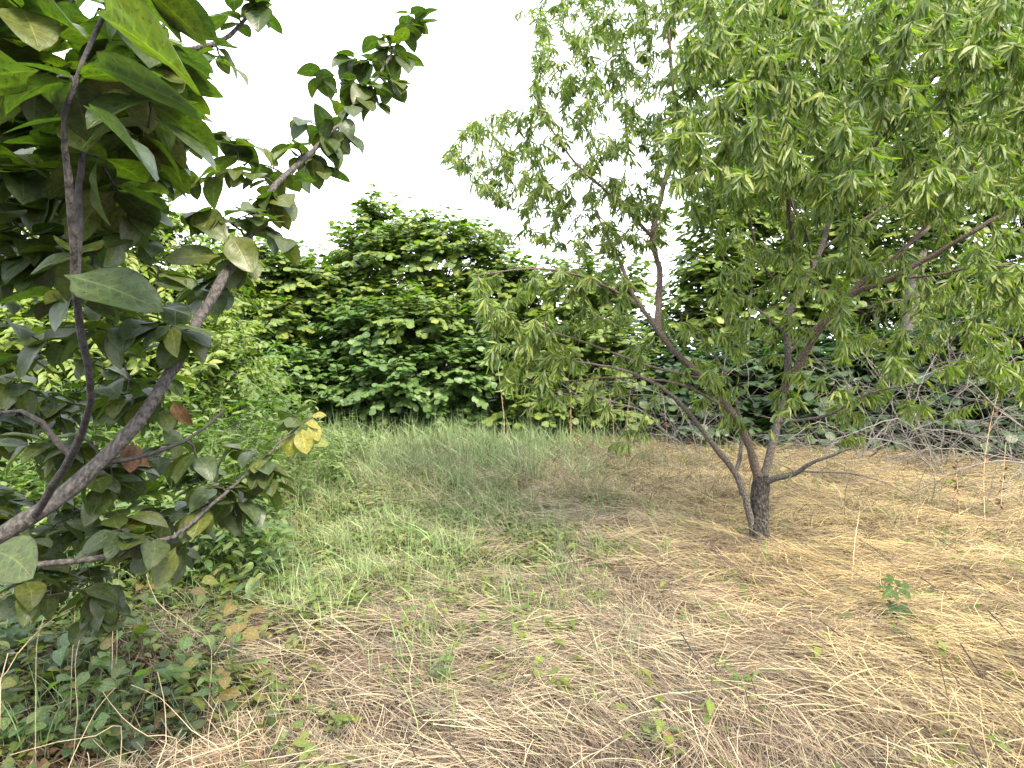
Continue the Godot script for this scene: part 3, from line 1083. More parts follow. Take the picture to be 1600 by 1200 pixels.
	tg += region(v.call([[800, 20], [850, -10], [870, 120], [820, 100]]), d - 0.2, d + 0.3, 8)
	tg += region(v.call([[780, 310], [900, 290], [1040, 230], [1040, 380], [960, 400], [760, 370]]), d - 0.3, d + 0.6, 160)
	tg += region(v.call([[1050, -60], [1640, -60], [1640, 330], [1050, 300]]), d - 1.9, d + 1.2, 1000)
	tg += region(v.call([[1080, 300], [1640, 300], [1640, 480], [1130, 470]]), d - 1.2, d + 1.0, 190)
	tg += region(v.call([[740, 430], [980, 410], [1000, 560], [950, 650], [810, 640], [760, 560]]), d - 0.8, d + 0.2, 120)
	tg += region(v.call([[1050, 480], [1270, 480], [1280, 640], [1100, 640], [1060, 600]]), d - 0.6, d + 0.2, 52)
	tg += region(v.call([[1290, 480], [1640, 460], [1640, 600], [1370, 590]]), d - 1.1, d + 0.8, 120)
	tg += region(v.call([[1280, 590], [1400, 600], [1380, 650], [1290, 690]]), d - 0.7, d - 0.2, 14)
	tg += region(v.call([[900, -60], [1640, -60], [1640, -300], [1000, -300]]), d - 1.0, d + 0.7, 70)
	tg += region(v.call([[1030, 500], [1640, 470], [1640, 640], [1300, 690], [1080, 690]]), d - 0.9, d + 0.7, 130)
	tg += region(v.call([[900, 560], [1120, 560], [1150, 720], [950, 700]]), d - 0.6, d + 0.3, 30)
	tg.append(at(1215, 725, d - 0.15))
	var paths := grow(root, limbs, tg, bark_brown, 0.011, 0.42, 200)
	var xs := []
	var old := []
	for p in paths:
		var e: Vector3 = p[p.size() - 1]
		var sp := seen_at(e)
		if sp.y > 470.0 and sp.x > 880.0 and rng.randf() < 0.6:
			hang_leaves(xs, p, rng.randi_range(0, 5), 0.3, 0.06, 0.11, 0.8, 0.4, 0.7)
		elif sp.x < 1050.0 and sp.y < 420.0:
			hang_leaves(xs, p, rng.randi_range(15, 26), 0.5, 0.065, 0.115, 0.95, 0.4, 0.75)
		else:
			hang_leaves(xs, p, rng.randi_range(26, 44), 0.6, 0.07, 0.135, 1.05, 0.4, 0.75)
		if rng.randf() < 0.1:
			hang_leaves(old, p, 1, 0.3, 0.08, 0.12, 1.0, 0.5, 0.6)
	put_leaves(root, xs, M.lance, T.peach, 300)
	put_leaves(root, old, M.lance, T.yellow, 60, -1, "yellow_leaf", "yellow_leaves")


func persimmon_tree() -> void:
	var base := Vector3(-1.55, height(-1.55, -1.35), -1.35)
	var root := thing("persimmon_tree", "persimmon tree with broad dark leaves leaning in from the left edge", "tree", base)
	var limbs := []
	limbs.append(["trunk", [base + Vector3(0, -0.08, 0), base + Vector3(0.02, 0.5, 0.02), Vector3(-1.45, 0.88, -1.3), at(-60, 880, 1.25)], 0.05, 0.03, bark_grey, 12, 0.9])
	limbs.append(["limb", through([[-60, 880, 1.25], [0, 838, 1.27], [80, 790, 1.3], [150, 725, 1.36], [220, 655, 1.42], [262, 590, 1.5], [300, 520, 1.6], [340, 450, 1.7], [385, 375, 1.85], [430, 290, 2.05], [490, 235, 2.25], [550, 170, 2.45], [600, 105, 2.6], [630, 45, 2.75]]), 0.0175, 0.004, bark_pers, 10, 0.12])
	limbs.append(["limb", through([[55, 805, 1.28], [100, 730, 1.18], [138, 650, 1.08], [140, 600, 1.02], [124, 520, 0.97], [116, 430, 0.95], [110, 330, 0.92], [100, 230, 0.9], [97, 175, 0.88], [112, 130, 0.88], [145, 60, 0.9], [185, -20, 0.95]]), 0.0072, 0.003, bark_dark, 9])
	limbs.append(["limb", through([[119, 470, 0.96], [122, 400, 1.0], [123, 300, 1.03], [128, 240, 1.06], [160, 200, 1.1], [210, 120, 1.18], [255, 40, 1.25], [290, -40, 1.3]]), 0.006, 0.003, bark_dark, 8])
	limbs.append(["limb", through([[-60, 890, 1.26], [60, 880, 1.3], [150, 873, 1.36], [210, 856, 1.42], [270, 838, 1.5], [330, 790, 1.6], [400, 728, 1.75], [450, 680, 1.88], [488, 652, 1.95]]), 0.0075, 0.0025, bark_pers, 8, 0.15])
	limbs.append(["limb", through([[-80, 470, 1.7], [0, 428, 1.72], [60, 408, 1.74], [110, 370, 1.78], [150, 305, 1.82], [188, 252, 1.86], [205, 200, 1.9], [232, 160, 1.95], [262, 90, 2.0], [330, 70, 2.05], [360, 55, 2.08], [395, 15, 2.12], [440, -20, 2.15]]), 0.016, 0.005, bark_pers, 9])
	limbs.append(["limb", [Vector3(-1.5, 0.75, -1.33), Vector3(-1.65, 1.2, -1.6), at(-80, 470, 1.7)], 0.03, 0.02, bark_grey, 9, 0.9])
	limbs.append(["limb", through([[110, 712, 1.17], [65, 660, 1.15], [30, 640, 1.15], [-30, 655, 1.15]]), 0.006, 0.003, bark_dark, 6])
	limbs.append(["limb", through([[150, 725, 1.36], [200, 720, 1.4], [290, 690, 1.5], [350, 640, 1.6]]), 0.006, 0.003, bark_dark, 6])
	var v := func(a: Array) -> Array:
		var o := []
		for q in a:
			o.append(Vector2(q[0], q[1]))
		return o
	var tg := []
	tg += region(v.call([[-90, -60], [260, -60], [270, 120], [190, 330], [-90, 330]]), 0.9, 1.5, 48)
	tg += region(v.call([[120, 20], [270, 60], [290, 200], [230, 320], [120, 330]]), 1.2, 2.0, 20)
	tg += region(v.call([[-90, 300], [210, 330], [390, 400], [400, 490], [300, 560], [-90, 590]]), 1.15, 2.0, 46)
	tg += region(v.call([[-90, 590], [280, 590], [260, 700], [390, 740], [300, 830], [100, 860], [-90, 850]]), 1.42, 2.2, 112)
	tg += region(v.call([[-60, 850], [330, 800], [420, 720], [440, 780], [330, 880], [120, 1000], [-60, 1010]]), 1.4, 2.05, 34)
	tg += through([[365, 225, 2.0], [345, 195, 2.0], [515, 112, 2.5], [548, 92, 2.6], [495, 140, 2.5], [300, 285, 1.9], [335, 275, 1.9], [497, 262, 2.3], [592, 172, 2.6], [625, 90, 2.7], [640, 22, 2.8], [655, 40, 2.8], [560, 140, 2.55], [440, 215, 2.2], [470, 185, 2.3], [425, 310, 2.0], [450, 375, 1.9], [400, 330, 1.8], [370, 400, 1.8], [295, 335, 1.75], [575, 95, 2.6], [600, 60, 2.65], [530, 210, 2.4], [400, 255, 2.1], [360, 20, 2.1], [400, 10, 2.1], [345, 100, 2.0], [620, 130, 2.6], [350, 340, 1.8], [380, 270, 2.0], [330, 760, 1.65], [400, 715, 1.75], [300, 800, 1.6], [420, 760, 1.8], [360, 700, 1.75], [440, 640, 1.9]])
	var paths := grow(root, limbs, tg, bark_dark, 0.012, 0.16, 120, 0.004)
	var xs := []
	for p in paths:
		var e := seen_at(p[p.size() - 1])
		hang_leaves(xs, p, rng.randi_range(5, 8), 0.18, 0.07 if e.y > 330.0 or e.z > 1.5 else 0.1, (0.1 if e.y > 560.0 else 0.112) if e.y > 330.0 else 0.135, 0.2, 1.8, 0.95)
	# leaves straight on the outer part of the main limb
	for k in 34:
		var f := rng.randf_range(0.0, 1.0)
		var p := at(lerpf(385, 632, f), lerpf(375, 45, pow(f, 1.05)), lerpf(1.85, 2.75, f))
		var w := rv()
		xs.append(leaf_xf(p, w * 0.9 + Vector3(0.2, -0.05, 0), Vector3(0, 1, 0) + rv() * 0.4, rng.randf_range(0.1, 0.135)))
	put_leaves(root, xs, M.ovate, T.persimmon, 300)
	# the big pale leaf across the dark stem, and other single ones
	var big := [
		[100, 430, 0.93, Vector3(0.95, -0.22, 0.1), Vector3(-0.15, 0.85, 0.6), 0.16], [140, 100, 0.72, Vector3(0.95, -0.35, 0.15), Vector3(0.2, 0.9, -0.2), 0.165],
		[150, 20, 0.7, Vector3(0.9, -0.5, 0.1), Vector3(0.3, 0.9, -0.3), 0.16], [60, 110, 0.8, Vector3(-0.9, -0.1, 0.2), Vector3(0.1, 1, -0.3), 0.15], [130, 165, 0.82, Vector3(0.8, -0.6, 0.1), Vector3(0.5, 0.8, -0.2), 0.15],
		[-20, 858, 1.1, Vector3(0.85, -0.3, 0.35), Vector3(0.0, 0.6, 0.85), 0.12], [275, 855, 1.5, Vector3(-0.3, -0.75, 0.35), Vector3(0.1, 0.5, 0.9), 0.1], [255, 852, 1.5, Vector3(-0.75, -0.5, 0.3), Vector3(0, 0.6, 0.8), 0.1],
		[300, 330, 1.75, Vector3(0.75, -0.5, 0.3), Vector3(-0.1, 0.7, 0.7), 0.14], [345, 400, 1.75, Vector3(-0.9, 0.0, 0.3), Vector3(0, 0.7, 0.7), 0.15], [360, 365, 1.75, Vector3(0.5, -0.7, 0.3), Vector3(0.1, 0.6, 0.8), 0.14]]
	var bigs := []
	for q in big:
		bigs.append(leaf_xf(at(q[0], q[1], q[2]), q[3], q[4], q[5]))
	put_leaves(root, bigs, M.ovate, T.persimmon, 40)
	var yl := []
	for q in [[470, 668, 1.9, Vector3(0.25, -0.9, 0.2), 0.085], [482, 660, 1.93, Vector3(0.5, -0.85, 0.1), 0.07], [460, 676, 1.9, Vector3(-0.2, -0.95, 0.2), 0.08], [486, 650, 1.95, Vector3(0.9, 0.1, 0.1), 0.05], [488, 690, 1.95, Vector3(0.9, -0.1, 0.1), 0.055], [478, 655, 1.94, Vector3(0.7, -0.4, 0.3), 0.055]]:
		yl.append(leaf_xf(at(q[0], q[1], q[2]), q[3], Vector3(0.2, 0.6, 0.6) + rv() * 0.3, q[4]))
	put_leaves(root, yl, M.ovate, T.yellow, 20, -1, "yellow_leaf")
	var bl := []
	for q in [[208, 690, 1.45, Vector3(-0.1, -1, 0.1), 0.075], [212, 692, 1.45, Vector3(0.35, -0.9, 0.1), 0.065], [205, 694, 1.46, Vector3(-0.3, -0.9, 0.2), 0.06], [270, 625, 1.55, Vector3(0.3, -0.9, 0), 0.08], [170, 440, 1.2, Vector3(0.6, -0.4, 0), 0.05], [50, 245, 1.2, Vector3(0.5, -0.6, 0), 0.06]]:
		bl.append(leaf_xf(at(q[0], q[1], q[2]), q[3], rv() + Vector3(0, 0, 0.5), q[4]))
	put_leaves(root, bl, M.ovate, T.brown, 20, -1, "withered_leaf")


func left_thicket() -> void:
	# mass of weeds under and behind the persimmon
	var words := ["pale green", "bright green", "mid green", "dark green"]
	var w := "leafy weeds in the thicket behind the persimmon"
	var tall := [[330, 790, 1.05, "tall bright weed in front of the lime bush, right of the persimmon limb"], [400, 775, 1.0, "upright weed with pale leaves between persimmon limb and hedge"], [450, 765, 0.95, "upright weed at the right end of the thicket with pointed young tip"], [540, 745, 0.55, "small weed of long pointed leaves in front of the hedge foot"], [250, 800, 1.0, "leafy weed behind the thick persimmon limb"], [160, 830, 0.95, "leafy weed behind the fork of the persimmon limb"], [80, 850, 0.95, "leafy weed behind the persimmon leaves at the far left"], [370, 840, 0.75, "weed under the low persimmon branch, yellowish lower leaves"], [300, 860, 0.7, "weed under the middle of the low persimmon branch"], [210, 880, 0.7, "weed below the brown withered persimmon leaf"], [430, 810, 0.6, "short weed below the yellow persimmon leaves"], [20, 880, 0.8, "weed at the left edge beneath the thick limb"]]
	for q in tall:
		herb("leafy_weed", q[3], "weed", w, on_ground(q[0], q[1]), float(q[2]) * 1.3, 8, 13, 0.12, M.herb, T.weed, 0.25, 0.28, 0.5)
	var xs := []
	for k in 2300:
		var px := rng.randf_range(-250, 560)
		var py := rng.randf_range(720, 940)
		if px > 430 and py > 790:
			continue
		var p := on_ground(px, py)
		var hmax := 1.35 * (1.0 - sm(400, 570, px)) * (1.0 - 0.72 * sm(780, 900, py)) * (0.75 + 0.5 * absf(fine.get_noise_2d(px * 0.01, py * 0.01)) * 2.0) + 0.12
		for j in 14:
			var q := p + Vector3(rng.randf_range(-0.12, 0.12), hmax * pow(rng.randf(), 0.7), rng.randf_range(-0.12, 0.12))
			var a := rng.randf() * TAU
			xs.append(leaf_xf(q, Vector3(cos(a), rng.randf_range(-0.4, 0.5), sin(a)), Vector3.UP + rv() * 0.5, rng.randf_range(0.05, 0.12)))
	var root := thing("weed_thicket", "dense mass of mixed green weeds under the persimmon branches", "weeds", on_ground(150, 830))
	root.set_meta("kind", "stuff")
	put_leaves(root, xs, M.herb, T.weed, 0)
	# foreground herbs
	var g := "small leafy plants in the lower left corner"
	var low := [[165, 1010, 0.34, 0.075, "weed", "upright plant with pointed mid green leaves beside the dark gap"], [340, 905, 0.16, 0.075, "weed", "low plant of long pointed leaves under the hanging leaf pair"], [300, 955, 0.12, 0.07, "dark", "low dark green plant above the long broken stalk"], [20, 1060, 0.36, 0.11, "dark", "large dark leaves at the left edge beside bent dry stalks"], [60, 1000, 0.4, 0.12, "dark", "persimmon sucker with broad grey-green leaves near the left edge"], [340, 1010, 0.12, 0.075, "dark", "dark leafy shoot standing at the edge of the straw"], [180, 1110, 0.2, 0.085, "weed", "bright pair of heart-shaped leaves at the end of crossing stalks"], [170, 1190, 0.2, 0.085, "weed", "big bright leaf plant at the bottom edge on a black stem"], [350, 1090, 0.13, 0.08, "dark", "plant with a single large grey-green leaf beside the straw"], [270, 1150, 0.15, 0.07, "dark", "shaded plant under the crossing pale stalks"], [30, 1130, 0.12, 0.06, "weed", "low bright weed by the bottom left corner"], [10, 1190, 0.2, 0.09, "weed", "broad green leaves cut by the bottom left corner"], [110, 950, 0.3, 0.09, "dark", "grey-green leaved plant under the lowest persimmon leaves"], [440, 1150, 0.1, 0.045, "weed", "cluster of small fresh weeds at the bottom left of the straw"], [510, 1140, 0.1, 0.045, "weed", "fresh small weed cluster with a grass blade, bottom centre left"]]
	for q in [[-40, 1010, 0.55, "persimmon", "leafy persimmon shoots at the left edge under the round pale leaf"], [50, 960, 0.5, "persimmon", "dark leafy shoot between the thick limb and the bent stalks"], [130, 930, 0.42, "persimmon", "dark leafy shoot under the lowest persimmon branch"], [-20, 1150, 0.42, "persimmon", "broad leaved shoot in the bottom left corner"], [210, 930, 0.32, "weed", "leafy bramble shoot left of the hanging leaf pair"], [90, 1090, 0.26, "persimmon", "dark broad leaves above the lying pale stalk"], [250, 1190, 0.24, "persimmon", "dark broad leaved shoot at the bottom edge between stalks"], [390, 880, 0.3, "lime", "yellowing bramble shoot at the right end of the bank"], [310, 1060, 0.18, "persimmon", "dark shoot with few broad leaves at the edge of the bank"]]:
		herb("leafy_shoot", q[4], "plant", g, on_ground(q[0], q[1]), q[2], 5, 6, 0.105, M.ovate, T[q[3]], 0.45, 0.12, 0.25)
	for q in low:
		herb("leafy_plant", q[5], "plant", g, on_ground(q[0], q[1]), float(q[2]) * 1.1, 5, 5, float(q[3]) * 1.25, M.ovate, T[q[4]], 0.35, 0.1, 0.35)
	# loose leaves under the thicket, some yellowing
	var under := []
	for k in 800:
		var p := on_ground(rng.randf_range(-150, 420) , rng.randf_range(850, 1190))
		if p.x > -0.95 - (-p.z - 2.3) * 0.18 + rng.randf_range(-0.25, 0.15):
			continue
		var a := rng.randf() * TAU
		under.append(leaf_xf(p + Vector3(0, rng.randf_range(0.02, 0.34), 0), Vector3(cos(a), rng.randf_range(-0.3, 0.4), sin(a)), Vector3.UP + rv() * 0.6, rng.randf_range(0.035, 0.11)))
	var litter := []
	for k in 2600:
		var p := on_ground(rng.randf_range(-150, 420), rng.randf_range(880, 1220))
		if p.x > -0.9 - (-p.z - 2.3) * 0.18 + rng.randf_range(-0.3, 0.1):
			continue
		litter.append(leaf_xf(p + Vector3(0, rng.randf_range(0.0, 0.06), 0), rv() * Vector3(1, 0.35, 1), Vector3.UP + rv() * 0.8, rng.randf_range(0.03, 0.09)))
	var r3 := thing("leaf_litter", "brown dead leaves in the dark gap under the bank at lower left", "dead leaves", on_ground(200, 1000))
	r3.set_meta("kind", "stuff")
	put_leaves(r3, litter, M.ovate, T.brown, 0)
	var r2 := thing("ground_vine", "yellowish creeping leaves covering the bank at lower left", "creeper", on_ground(250, 930))
	r2.set_meta("kind", "stuff")
	put_leaves(r2, under.slice(0, under.size() / 2), M.ovate, T.weed, 0)
	put_leaves(r2, under.slice(under.size() / 2), M.ovate, T.olive, 0, -1, "leaf", "yellowing_foliage")
	# dry stalks, each on its own
	var sg := "dry stalks in the lower left corner"
	var st := [
		[[[225, 885, 2.6], [245, 940, 2.5], [290, 975, 2.45], [330, 1015, 2.6]], "long pale stalk running down right above the dark shoot"],
		[[[0, 1070, 1.6], [30, 1020, 1.65], [90, 960, 1.75], [150, 935, 1.85]], "bent dry stalk arching from the left edge"],
		[[[0, 1110, 1.6], [10, 1050, 1.62], [45, 1000, 1.7], [80, 970, 1.78]], "dry stalk rising beside the bent stalk at the left edge"],
		[[[15, 1180, 1.9], [90, 1160, 2.0], [150, 1150, 2.05], [190, 1135, 2.1]], "pale stalk lying along the bottom left"],
		[[[245, 1200, 2.0], [260, 1160, 2.05], [255, 1090, 2.05], [246, 1050, 2.05]], "thin upright stalk left of the crossing stalks"],
		[[[160, 1080, 2.1], [190, 1120, 2.1], [230, 1150, 2.1], [275, 1155, 2.15]], "stalk ending in a dry flower head at the bottom left"],
		[[[205, 1070, 2.2], [250, 1090, 2.2], [300, 1140, 2.2], [345, 1175, 2.2]], "long straight stalk slanting down right near the bottom"],
		[[[180, 1075, 2.1], [150, 1110, 2.1], [125, 1160, 2.05], [105, 1205, 2.0]], "pair of stalks leaning left to the bottom edge"],
		[[[120, 1120, 2.3], [118, 1060, 2.3], [120, 1020, 2.3], [128, 985, 2.3]], "short upright dry stalk in the dark gap"],
		[[[250, 1205, 2.0], [310, 1180, 2.1], [360, 1165, 2.2], [410, 1140, 2.3]], "pale stalk along the bottom edge slanting up right"],
		[[[60, 990, 2.2], [100, 940, 2.3], [140, 895, 2.4]], "straw coloured stalk under the lowest persimmon branch"],
		[[[115, 985, 2.5], [125, 930, 2.5], [160, 880, 2.55]], "white stem standing behind the grey-green plant"],
		[[[178, 900, 2.6], [182, 830, 2.6], [178, 770, 2.6], [174, 730, 2.6]], "thin white stem rising under the persimmon limb"],
		[[[185, 905, 2.7], [195, 860, 2.7], [205, 830, 2.7]], "pale broken stem beside the thin white stem"]]
	for q in st:
		var pts := through(q[0])
		var f: Vector3 = pts[0]
		var e: Vector3 = pts[pts.size() - 1]
		if f.y > e.y:
			pts.reverse()
			f = pts[0]
		var low_p := Vector3(f.x - 0.05, height(f.x, f.z) - 0.02, f.z - 0.03)
		if f.y - low_p.y > 0.03:
			pts.push_front(low_p)
		stick("dry_stalk", q[1], "stalk", sg, pts, 0.0017, 0.001, dry_mat)


func small_plants() -> void:
	# maple seedling in the straw
	var mb := on_ground(1398, 985)
	var root := thing("maple_seedling", "maple seedling with lobed dark green leaves alone in the golden straw", "seedling", mb)
	var dd := seen_at(mb).z
	var st := Build.new()
	st.off = mb
	st.tube(smooth_path([mb + Vector3(0, -0.03, 0), at(1401, 950, dd), at(1400, 918, dd)], 0.04), 0.004, 0.002, 6)
	part("stem", st.done(), bark_brown, root)
	for q in [[1399, 918, Vector3(-0.8, -0.25, 0.4), 0.085, 1], [1401, 917, Vector3(0.85, -0.15, 0.3), 0.095, 1], [1400, 914, Vector3(0.1, 0.3, -0.9), 0.09, 1], [1401, 938, Vector3(-0.2, -0.45, 0.8), 0.13, 2], [1401, 952, Vector3(0.15, -0.55, 0.7), 0.13, 0], [1399, 957, Vector3(-0.45, -0.7, 0.5), 0.11, 3]]:
		var o := part("leaf", M.lobed[rng.randi() % 2], T.maple.mats[q[4]], root)
		o.transform = leaf_xf(at(q[0], q[1], dd) - mb, q[2], Vector3(0, 0.8, 0.5), q[3] * 1.25)
	var m2 := on_ground(1452, 958)
	var r2 := thing("maple_seedling", "single drooping maple leaf on its own stalk right of the seedling", "seedling", m2)
	var d2 := seen_at(m2).z
	var s2 := Build.new()
	s2.off = m2
	s2.tube([m2 + Vector3(0, -0.03, 0), at(1447, 940, d2), at(1442, 930, d2)], 0.003, 0.0018, 5)
	part("stem", s2.done(), bark_brown, r2)
	var o2 := part("leaf", M.lobed[0], T.maple.mats[1], r2)
	o2.transform = leaf_xf(at(1442, 930, d2) - m2, Vector3(0.9, -0.35, 0.25), Vector3(0, 0.7, 0.7), 0.17)

	# sprouts in the straw
	var sg := "green sprouts in the straw"
	var sp := [[690, 1090, 0.17, 0.05, "weed", "leafy sprout of several stems standing in the centre foreground"], [650, 1085, 0.12, 0.05, "weed", "yellowish sprout left of the leafy sprout in the foreground"], [930, 945, 0.1, 0.06, "lime", "yellow-green sprout in the middle of the straw"], [985, 1000, 0.07, 0.05, "weed", "bright green low sprout right of the yellow-green one"], [905, 995, 0.08, 0.05, "weed", "patch of small rounded leaves in the matted straw"], [1140, 915, 0.09, 0.05, "lime", "small sprout below the peach trunk to the left"], [870, 870, 0.12, 0.05, "lime", "yellowish leafy tuft at the middle of the clearing"], [1135, 1090, 0.1, 0.06, "weed", "single dark sprout in the combed straw"], [1020, 1170, 0.07, 0.06, "weed", "small lobed sprout at the bottom edge"], [880, 1145, 0.06, 0.05, "weed", "low green leaves near the bottom, left of the lobed sprout"], [1085, 745, 0.16, 0.06, "weed", "green plant at the back left of the peach trunk"], [620, 870, 0.12, 0.05, "lime", "yellow-green weed patch in the left grass"], [560, 800, 0.14, 0.055, "weed", "dense green weed mound in the left grass"], [720, 1000, 0.08, 0.05, "weed", "pale green weed beside the foreground grass blades"], [1250, 1025, 0.06, 0.05, "lime", "yellow-green leaf bit in the straw below the seedling"]]
	for q in sp:
		herb("sprout", q[5], "sprout", sg, on_ground(q[0], q[1]), float(q[2]) * 1.6, 5, 4, float(q[3]) * 1.3, M.herb, T[q[4]], 0.5, 0.07, 0.4)

	# green grass clumps one can tell apart
	var gg := "clumps of long green grass"
	var clumps := [[835, 765, 1.6, 40, "wide soft clump of long green grass at the back centre"], [905, 760, 1.4, 30, "long green grass right of the wide soft clump"], [750, 745, 1.3, 26, "grass clump at the back beside the pale weed stem"], [600, 760, 1.3, 30, "dark green grass mound in front of the tall bush"], [825, 990, 1.15, 16, "tall grass tuft standing in the centre of the straw"], [590, 1020, 0.9, 7, "few dark grass blades in the left foreground straw"], [460, 930, 1.2, 18, "upright grass at the edge of the weed bank"], [520, 1000, 0.9, 10, "thin grass blades beside the bank in the straw"]]
	for q in clumps:
		var base := on_ground(q[0], q[1])
		var r := thing("grass_clump", q[4], "grass clump", base, gg)
		for k in int(q[3]):
			var l := rng.randf_range(0.18, 0.36) * float(q[2])
			var a := rng.randf() * TAU
			var wd := Vector3(cos(a), 0, sin(a))
			var o := wd * rng.randf() * 0.14 * float(q[2])
			var bend := rng.randf_range(0.1, 0.9)
			var b := Build.new()
			var pts := []
			for i in 7:
				var t := i / 6.0
				pts.append(o + Vector3(0, -0.02 + l * t * (1.0 - 0.45 * bend * t), 0) + wd * l * bend * t * t * 0.8)
			b.strip(pts, rng.randf_range(0.005, 0.009), (wd * 0.5 + Vector3.UP * 0.4 + rv() * 0.3).normalized(), Color(0.15, 0.24, 0.08).lerp(Color(0.24, 0.31, 0.15), rng.randf()), 0.08)
			part("blade", b.done(), strand_mat, r)

	# dry weed stems standing at the back
	var wg := "dry weed stems standing before the hedge"
	for q in [[[[790, 705, 0], [787, 650, 0], [779, 580, 0], [768, 500, 0]], "tall pale weed stem with brown base before the bush"], [[[893, 710, 0], [892, 650, 0], [893, 600, 0]], "brown seedy weed stem right of the tall pale one"], [[[960, 715, 0], [958, 660, 0], [952, 615, 0]], "pale seedy weed stem left of the dead twigs"], [[[985, 720, 0], [980, 660, 0], [985, 610, 0]], "reddish withered weed stem beside the dead twigs"], [[[1040, 735, 0], [1042, 680, 0], [1036, 620, 0]], "brown withered weed before the dark bush"], [[[1540, 830, 0], [1537, 740, 0], [1548, 660, 0], [1566, 590, 0]], "tall straw coloured stem before the dead twigs at right"], [[[1562, 825, 0], [1566, 760, 0], [1572, 690, 0]], "reddish brown stem near the right edge"], [[[1500, 815, 0], [1496, 760, 0], [1490, 700, 0]], "thin green stem left of the tall straw coloured stem"]]:
		var f := on_ground(q[0][0][0], q[0][0][1])
		var zd := seen_at(f).z
		var pts := [f + Vector3(0, -0.03, 0)]
		for k in range(1, q[0].size()):
			pts.append(at(q[0][k][0], q[0][k][1], zd))
		var r := stick("weed_stem", q[1], "weed stem", wg, pts, 0.0045, 0.002, dry_mat)
		var xs := []
		for k in 26:
			var t := rng.randf_range(0.05, 0.95) * (pts.size() - 1)
			var i := mini(int(t), pts.size() - 2)
			var p := (pts[i] as Vector3).lerp(pts[i + 1], t - i)
			xs.append(leaf_xf(p, rv() + Vector3(0, -0.4, 0), rv(), rng.randf_range(0.03, 0.07)))
		put_leaves(r, xs, M.herb, T.brown, 60, -1, "withered_leaf")

	# leafless bushes
	var b1 := on_ground(1470, 742)
	var d1 := seen_at(b1).z
	dead_bush("dead_bush", "grey tangle of leafless twigs right of the peach tree", b1, [
		[b1, at(1440, 690, d1), at(1400, 655, d1 - 0.3), at(1300, 690, d1 - 0.6)], [b1, at(1430, 640, d1), at(1460, 560, d1), at(1500, 500, d1)], [b1, at(1420, 690, d1), at(1380, 600, d1), at(1340, 540, d1 + 0.2)],
		[b1, at(1500, 680, d1 - 0.2), at(1570, 640, d1 - 0.6), at(1660, 620, d1 - 1.0)], [b1, at(1480, 640, d1 - 0.2), at(1540, 590, d1 - 0.4), at(1620, 580, d1 - 0.6)], [b1, at(1420, 700, d1 - 0.3), at(1360, 685, d1 - 0.6), at(1290, 695, d1 - 0.8)]], bark_bleached, 11, 7)
	var b2 := on_ground(1600, 800)
	var d2b := seen_at(b2).z
	dead_bush("dead_bush", "pale dry branches reaching in from the right edge", b2, [
		[b2, at(1610, 730, d2b), at(1540, 710, d2b), at(1400, 690, d2b + 0.3)], [b2, at(1620, 700, d2b), at(1560, 640, d2b), at(1480, 560, d2b + 0.2)], [b2, at(1630, 740, d2b), at(1570, 720, d2b - 0.2), at(1450, 745, d2b - 0.2)], [b2, at(1610, 690, d2b + 0.2), at(1600, 600, d2b + 0.2), at(1560, 520, d2b + 0.3)]], bark_bleached, 11, 7)
	var b4 := on_ground(1345, 728)
	var d4 := seen_at(b4).z
	dead_bush("dead_bush", "low spray of pale leafless twigs hanging right of the peach fork", b4, [
		[b4, at(1330, 690, d4), at(1280, 660, d4 - 0.4), at(1230, 690, d4 - 0.7)], [b4, at(1350, 650, d4 - 0.3), at(1300, 590, d4 - 0.6), at(1240, 560, d4 - 0.8)], [b4, at(1370, 660, d4), at(1420, 600, d4 - 0.3), at(1500, 570, d4 - 0.4)], [b4, at(1390, 690, d4 - 0.5), at(1450, 670, d4 - 1.0), at(1560, 690, d4 - 1.4)]], bark_bleached, 12, 6)
	var b3 := on_ground(1090, 735)
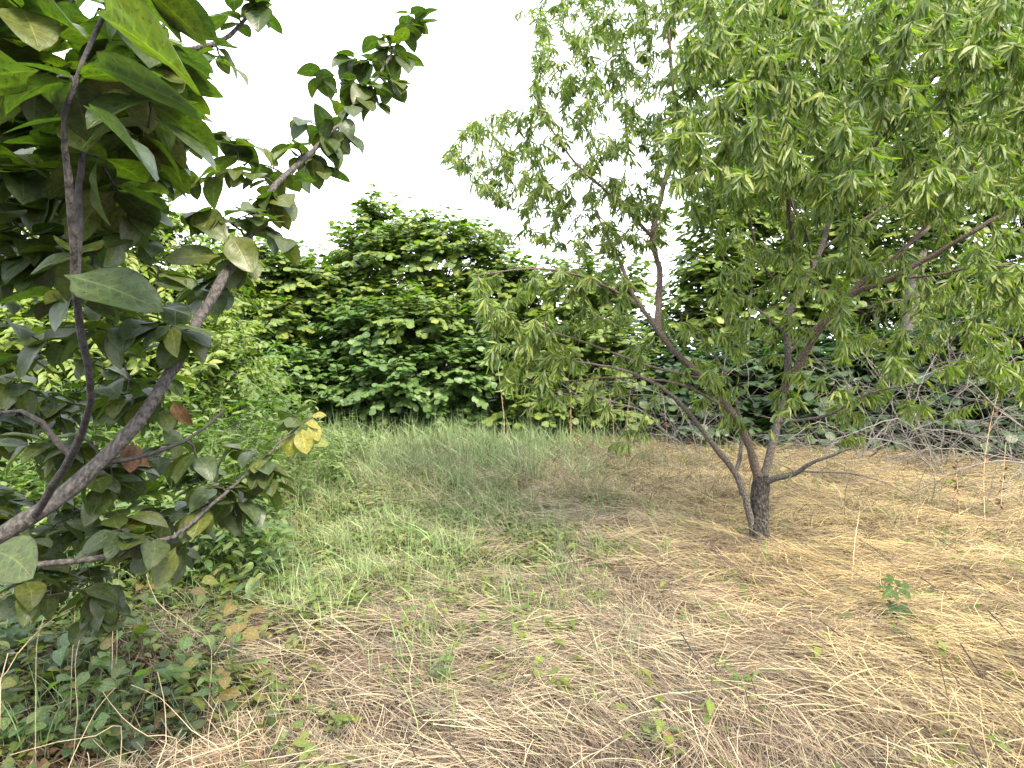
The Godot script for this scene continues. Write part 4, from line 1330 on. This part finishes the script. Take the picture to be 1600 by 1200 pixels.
	var d3 := seen_at(b3).z
	dead_bush("dead_bush", "thin grey leafless twigs left of the peach trunk", b3, [
		[b3, at(1060, 690, d3), at(1010, 680, d3 - 0.1), at(940, 715, d3 - 0.2)], [b3, at(1080, 670, d3), at(1040, 620, d3), at(960, 590, d3)], [b3, at(1100, 660, d3), at(1120, 600, d3), at(1180, 560, d3)], [b3, at(1060, 700, d3 - 0.1), at(1000, 640, d3 - 0.2), at(900, 620, d3 - 0.2)]], bark_bleached, 13, 6)

	# sticks lying in the straw
	var lg := "loose sticks and thick stalks lying on the straw"
	var lying := [[[[520, 690, 0], [590, 708, 0], [680, 735, 0], [790, 758, 0]], 0.05, 0.009, bark_grey, "long thin grey stick leaning over the grass before the bush"], [[[1040, 1058, 0], [1100, 1059, 0], [1185, 1055, 0]], 0.05, 0.004, dry_mat, "pale straight stalk lying flat in the foreground straw"], [[[1345, 655, 0], [1348, 700, 0]], 0.0, 0.0, dry_mat, ""], [[[1590, 912, 0], [1625, 922, 0], [1680, 930, 0]], 0.05, 0.016, bark_dark, "dark brown stick end poking in at the right edge"], [[[1170, 930, 0], [1186, 885, 0], [1205, 862, 0]], 0.06, 0.004, dry_mat, "pale stalk leaning against the foot of the peach trunk"], [[[1450, 830, 0], [1530, 800, 0], [1610, 775, 0]], 0.08, 0.008, dry_mat, "thick straw coloured stalk lying before the dark bush"], [[[1330, 925, 0], [1335, 870, 0], [1343, 800, 0], [1330, 775, 0]], 0.1, 0.004, dry_mat, "long straw stalk lying behind the maple seedling"], [[[1240, 1010, 0], [1300, 985, 0], [1350, 955, 0]], 0.06, 0.004, dry_mat, "pale stalk lying left of the maple seedling"]]
	for q in lying:
		if q[4] == "":
			continue
		var pts := []
		for a in q[0]:
			pts.append(on_ground(a[0], a[1]) + Vector3(0, q[1], 0))
		var p0: Vector3 = pts[0]
		pts[0] = Vector3(p0.x, height(p0.x, p0.z) + 0.01, p0.z)
		stick("stick", q[4], "stick", lg, pts, q[2], float(q[2]) * 0.5, q[3])
